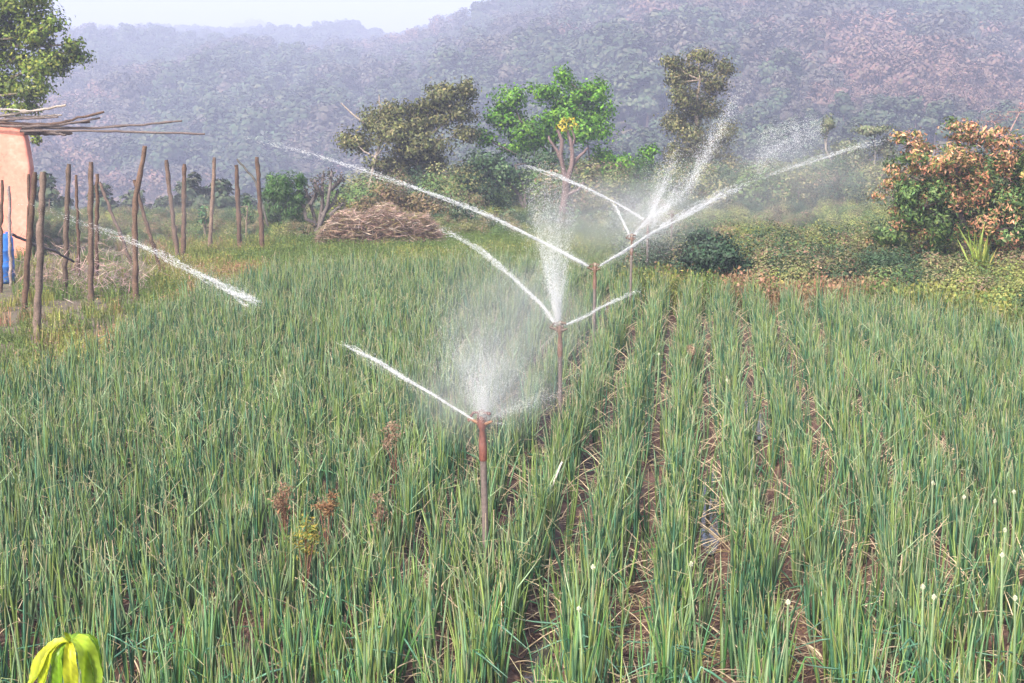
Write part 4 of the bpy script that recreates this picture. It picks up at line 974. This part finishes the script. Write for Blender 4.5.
def cloud(label, Y, cpx, rpx, depth, n, size, name='spray_drops', up=None):
    """fine drops hanging in the air round a sprinkler"""
    c0 = np.array(at(cpx[0], cpx[1], Y)); k = ppm(Y)
    p = RS.normal(size=(n, 3)) * np.array([rpx[0] * k, depth, rpx[1] * k]) * .55
    R = RS.uniform(*size, n) * k; V, F = drops(c0 + p, p * [1, 1, 1] + RS.normal(0, .1, p.shape) + [0, 0, .1], R * RS.uniform(1, 2.2, n), R, TET_V, TET_F)
    keep = V[:, 2].reshape(-1, 4).min(1) > .1; F = F.reshape(-1, 4, 3)[keep].reshape(-1, 3)
    use = np.unique(F); rm = np.zeros(len(V), int); rm[use] = np.arange(len(use))
    o = mesh_obj(name, mesh_np(name, V[use] - c0, rm[F]), M['spray']); o.location = c0
    return tag(o, label, 'spray', kind='stuff')
def cone(label, Y, apex, top, half, depth, n, size, pw=.6):
    """splash fanning out of a sprinkler head: drops fly away from the apex"""
    k = ppm(Y); a = np.array(at(*apex, Y)); ax = np.array(at(*top, Y)) - a
    t = RS.beta(1.3, 2.2, n) * 1.5; q = RS.normal(0, .45, (n, 2)); nd = 26; rays = RS.normal(0, .45, (nd, 2)); pick = RS.uniform(0, 1, n) < .45
    q = np.where(pick[:, None], rays[RS.randint(0, nd, n)] + RS.normal(0, .03, (n, 2)), q)
    p = ax * t[:, None] * (1 - .25 * (q ** 2).sum(1))[:, None] + np.stack([q[:, 0] * half * k * t, q[:, 1] * depth * t, -.12 * np.abs(q[:, 0]) * half * k * t], 1)
    p += RS.normal(0, .012, p.shape); R = RS.uniform(*size, n) * k
    V, F = drops(a + p, p + RS.normal(0, .02, p.shape), R * RS.uniform(1, 5, n), R, TET_V, TET_F)
    o = mesh_obj('spray_burst', mesh_np('spray_burst', V - a, F), M['spray']); o.location = a
    return tag(o, label, 'spray', kind='stuff')
cone('burst of fine spray fanning up from the nearest sprinkler', H[0].y, (484, 420), (478, 345), 66, .3, 34000, (.04, .13))
cone('splash of drops to the right of the nearest sprinkler head', H[0].y, (486, 420), (545, 395), 22, .15, 3600, (.04, .14))
cone('tall column of spray above the second nearest sprinkler', H[1].y, (558, 324), (549, 205), 30, .35, 34000, (.04, .14), .75)
cone('splash rising above the fifth nearest sprinkler', H[4].y, (648, 224), (672, 165), 26, .4, 8000, (.05, .16))
cloud('wide veil of fine drops left of the second nearest sprinkler', H[1].y, (505, 330), (70, 62), .8, 16000, (.05, .16))
cloud('veil of drops round the crossing jets', H[3].y, (640, 222), (36, 26), .9, 12000, (.06, .18))

def mist(label, Y, cpx, rpx, depth, dens, nscale=2.0):
    V, F = [], []; nu, nv = 24, 12
    V = [(math.sin(math.pi * j / nv) * math.cos(2 * math.pi * i / nu), math.sin(math.pi * j / nv) * math.sin(2 * math.pi * i / nu), math.cos(math.pi * j / nv)) for j in range(nv + 1) for i in range(nu)]
    F = [(j * nu + i, (j + 1) * nu + i, (j + 1) * nu + (i + 1) % nu, j * nu + (i + 1) % nu) for j in range(nv) for i in range(nu)]
    import bmesh
    bm = bmesh.new(); bmesh.ops.create_icosphere(bm, subdivisions=3, radius=1.0); me = bpy.data.meshes.new('mist'); bm.to_mesh(me); bm.free()
    o = mesh_obj('mist', me, vol_mat('mist_air', (0.96, 0.97, 0.99), dens, 0.3, True, nscale))
    k = ppm(Y); o.location = at(cpx[0], cpx[1], Y); o.scale = (rpx[0] * k, depth, rpx[1] * k)
    return tag(o, label, 'mist', kind='stuff')
mist('soft mist hanging round the nearest sprinkler', H[0].y, (480, 392), (105, 62), .9, .6)
mist('soft mist drifting left of the second nearest sprinkler', H[1].y, (512, 322), (115, 95), 1.3, .38)
mist('white mist behind the third nearest sprinkler', H[3].y + 3, (620, 215), (130, 62), 2.8, .22)
mist('thin mist before the right side trees', 30, (790, 185), (170, 75), 4.0, .09)
mist('thin mist drifting over the fence posts', 25, (150, 215), (200, 55), 2.0, .05)

# ------------------------------------------------------------------ flower stalks, dried weeds, sapling
def flower_stalk(px, py, label, z=.62, big=1.0):
    h = on_z(px, py, z); b = Vector((h.x + random.uniform(-.03, .03), h.y + random.uniform(-.03, .05), 0))
    s = b.x * DY - b.y * DX; b.z = soil_z(s, b.x * DX + b.y * DY) - .02
    e = empty('onion_flower', b, label, 'flower stalk', 'white onion flower heads'); mb = MB(); t = np.array(h - b)
    mb.tube([(0, 0, 0), t * .4 + [.006, 0, 0], t * .75 + [.004, 0, 0], t], [.007, .0085, .006, .004], 8, [(0.16, 0.24, 0.11), (0.17, 0.26, 0.13), (0.2, 0.29, 0.15), (0.24, 0.32, 0.18)])
    mb.obj('stalk', M['onion'], e, True)
    n = 70; c = t + unit(RS.normal(size=(n, 3))) * (.0075 * big); cb = MB()
    cb.add(*leaf_quads(c, c - t, .010, .006, pal_pick([(0.62, 0.62, 0.52), (0.5, 0.53, 0.38)], n, .1))); cb.tube([t - [0, 0, .014], t, t + [0, 0, .014]], [.004, .008, .003], 8, (0.5, 0.55, 0.36))
    cb.obj('flower_head', M['leaf'], e)
for px, py, lab in [(1005, 530, 'white flower head leaning right, above the tall pale stalk at the right edge'), (1002, 555, 'white flower head on the tallest pale stalk at the right edge'),
                    (995, 501, 'white flower head just above the leaning one at the right edge'), (964, 497, 'white flower head left of the group at the right edge'),
                    (934, 597, 'white flower bud, right one of a low pair near the right corner'), (923, 587, 'white flower bud, left one of a low pair near the right corner'),
                    (1015, 598, 'lowest white flower head at the right edge'), (788, 602, 'single white flower head on a stalk in the front, right of the wet furrow'),
                    (1014, 492, 'topmost white flower head at the right edge'), (933, 483, 'pale ragged flower head in the right part of the field'),
                    (691, 564, 'white flower head on a straight stalk beside the wet middle furrow'), (593, 567, 'white flower head on a stalk right of the nearest sprinkler'),
                    (579, 609, 'low white flower bud near the short front puddle'), (659, 354, 'small white flower head far off in the middle rows'), (727, 380, 'small white flower head far off beside the small wet gleam')]:
    flower_stalk(px, py, lab, random.uniform(.55, .66))

def dried_weed(px, py, rpx, label, pal):
    h = on_z(px, py, .5); b = Vector((h.x, h.y, -.02)); e = empty('dried_weed', b, label, 'dry weed', 'dried reddish weeds among the onions'); k = ppm(h.y)
    mb = MB(); cb = MB(); rnd = random
    for _ in range(7):
        t = np.array([rnd.gauss(0, rpx * k * .5), rnd.gauss(0, rpx * k * .4), rnd.uniform(.36, .56)])
        mb.tube([(0, 0, 0), t * [.4, .4, .55], t], [.005, .004, .002], 5, (0.2, 0.1, 0.07), cap=False)
        n = 26; n = 60; c = t + RS.normal(0, rpx * k * .3, (n, 3)) * [1, 1, .9]
        cb.add(*leaf_quads(c, RS.normal(size=(n, 3)), RS.uniform(.02, .045, n), RS.uniform(.004, .012, n), pal_pick(pal, n)))
    mb.obj('stalks', M['dry'], e); cb.obj('dry_leaves', M['dry'], e)
RED = [(0.24, 0.16, 0.11), (0.19, 0.13, 0.09), (0.28, 0.2, 0.14)]
for px, py, r, lab, pal in [(396, 432, 10, 'reddish dried weed left of the nearest sprinkler', RED), (284, 495, 13, 'brown dried weed, left one of a close pair in the left field', [(0.26, 0.15, 0.10), (0.2, 0.13, 0.08)]),
                            (326, 495, 10, 'orange brown dried weed, right one of the close pair', [(0.27, 0.17, 0.08), (0.22, 0.13, 0.07)]), (304, 524, 14, 'yellowing leafy weed below the close pair of dried weeds', [(0.3, 0.25, 0.05), (0.1, 0.14, 0.03), (0.22, 0.2, 0.05)]),
                            (378, 500, 9, 'small reddish dried weed right of the close pair', RED), (690, 345, 5, 'small reddish dried weed in the far middle rows', RED)]:
    dried_weed(px, py, r, lab, pal)

def stick_in_rows():
    P = [on_z(538, 520, .05), on_z(548, 497, .25), on_z(562, 462, .5)]; mb = MB(); o = np.array(P[0])
    mb.tube([np.array(p) - o for p in P], [.009, .009, .007], 8, (0.42, 0.40, 0.36)); ob = mb.obj('pale_stick', M['wood'], None, True); ob.location = P[0]
    tag(ob, 'pale straight stick leaning among the onions right of the nearest sprinkler', 'stick')
stick_in_rows()

def near_sapling():
    Y = 3.2; top = np.array(at(70, 642, Y)); b = Vector((top[0] + .02, Y, -.1)); base = np.array(b); k = ppm(Y)
    e = empty('young_sapling', b, 'bright yellow green sapling with drooping leaves in the lower left corner', 'sapling')
    mb = MB(); t = top - base; mb.tube([(0, 0, 0), t * [.3, 1, .5], t * [.8, 1, .85], t], [.009, .008, .006, .004], 8, (0.25, 0.24, 0.06)); mb.obj('stem', M['bark'], e, True)
    def leaf(az, L, w, drop, col, roll=0, out=.3):
        n, q = 22, 9; V, C = [], []; d = np.array([math.cos(az), math.sin(az), 0]); sd_ = np.array([-math.sin(az), math.cos(az), 0]); p = t.copy(); ds = L / (n - 1); ang = out
        ph = random.uniform(0, 6)
        for i in range(n):
            f = i / (n - 1); ww = w * math.sin(math.pi * min(1, f * .95 + .03)) ** .85 / 2
            up = -d * math.sin(ang) + np.array([0, 0, math.cos(ang)])
            for j in range(q):
                g = j / (q - 1) * 2 - 1; vein = math.cos(f * 70 - abs(g) * 7)
                V.append(p + sd_ * ww * g * math.cos(roll) * (1 + .05 * math.sin(23 * f + ph)) + up * (abs(g) ** 1.3 * ww * .5 + .0012 * vein + ww * .16 * math.sin(9 * f + g * 2 + ph)) + np.array([0, 0, ww * g * math.sin(roll)]))
                blot = nz(f * 5 + ph, g * 2, az) * .5
                c = np.array(col) * (1 - .5 * f) + np.array((0.15, 0.30, 0.015)) * .5 * f
                C.append(c * (1.35 if j == q // 2 else 1 + .10 * vein) * (1 + blot) * random.uniform(.9, 1.08))
            p = p + (d * math.cos(ang) + np.array([0, 0, math.sin(ang)])) * ds; ang = out + (drop - out) * min(1, (f * 3.8) ** .8)
        F = [(i * q + j, i * q + j + 1, (i + 1) * q + j + 1, (i + 1) * q + j) for i in range(n - 1) for j in range(q - 1)]
        m = MB(); m.add(V, F, np.clip(C, .01, .85)); m.obj('leaf', M['sapling'], e, True)
    Yl = (0.38, 0.38, 0.025); Gr = (0.17, 0.29, 0.025)
    leaf(-.62, .2, .062, -1.42, (0.25, 0.34, 0.025), .1, .5); leaf(-1.3, .19, .034, -1.5, Yl, -.1, .1); leaf(-1.95, .18, .03, -1.5, (0.12, 0.22, 0.015), .1, .0)
    leaf(-2.75, .16, .05, -1.0, Yl, -.35, .05); leaf(-2.4, .19, .036, -1.25, (0.4, 0.44, 0.02), .2, .1); leaf(.9, .18, .06, -1.4, Gr, 0, .4); leaf(2.3, .16, .05, -1.3, Gr, 0, .3); leaf(-.2, .19, .045, -1.45, Gr, .2, .5)
    leaf(-3.0, .09, .012, -.75, (0.45, 0.40, 0.1), 0, -.2); leaf(-1.6, .05, .014, .9, (0.4, 0.44, 0.03), 0, .6)
near_sapling()
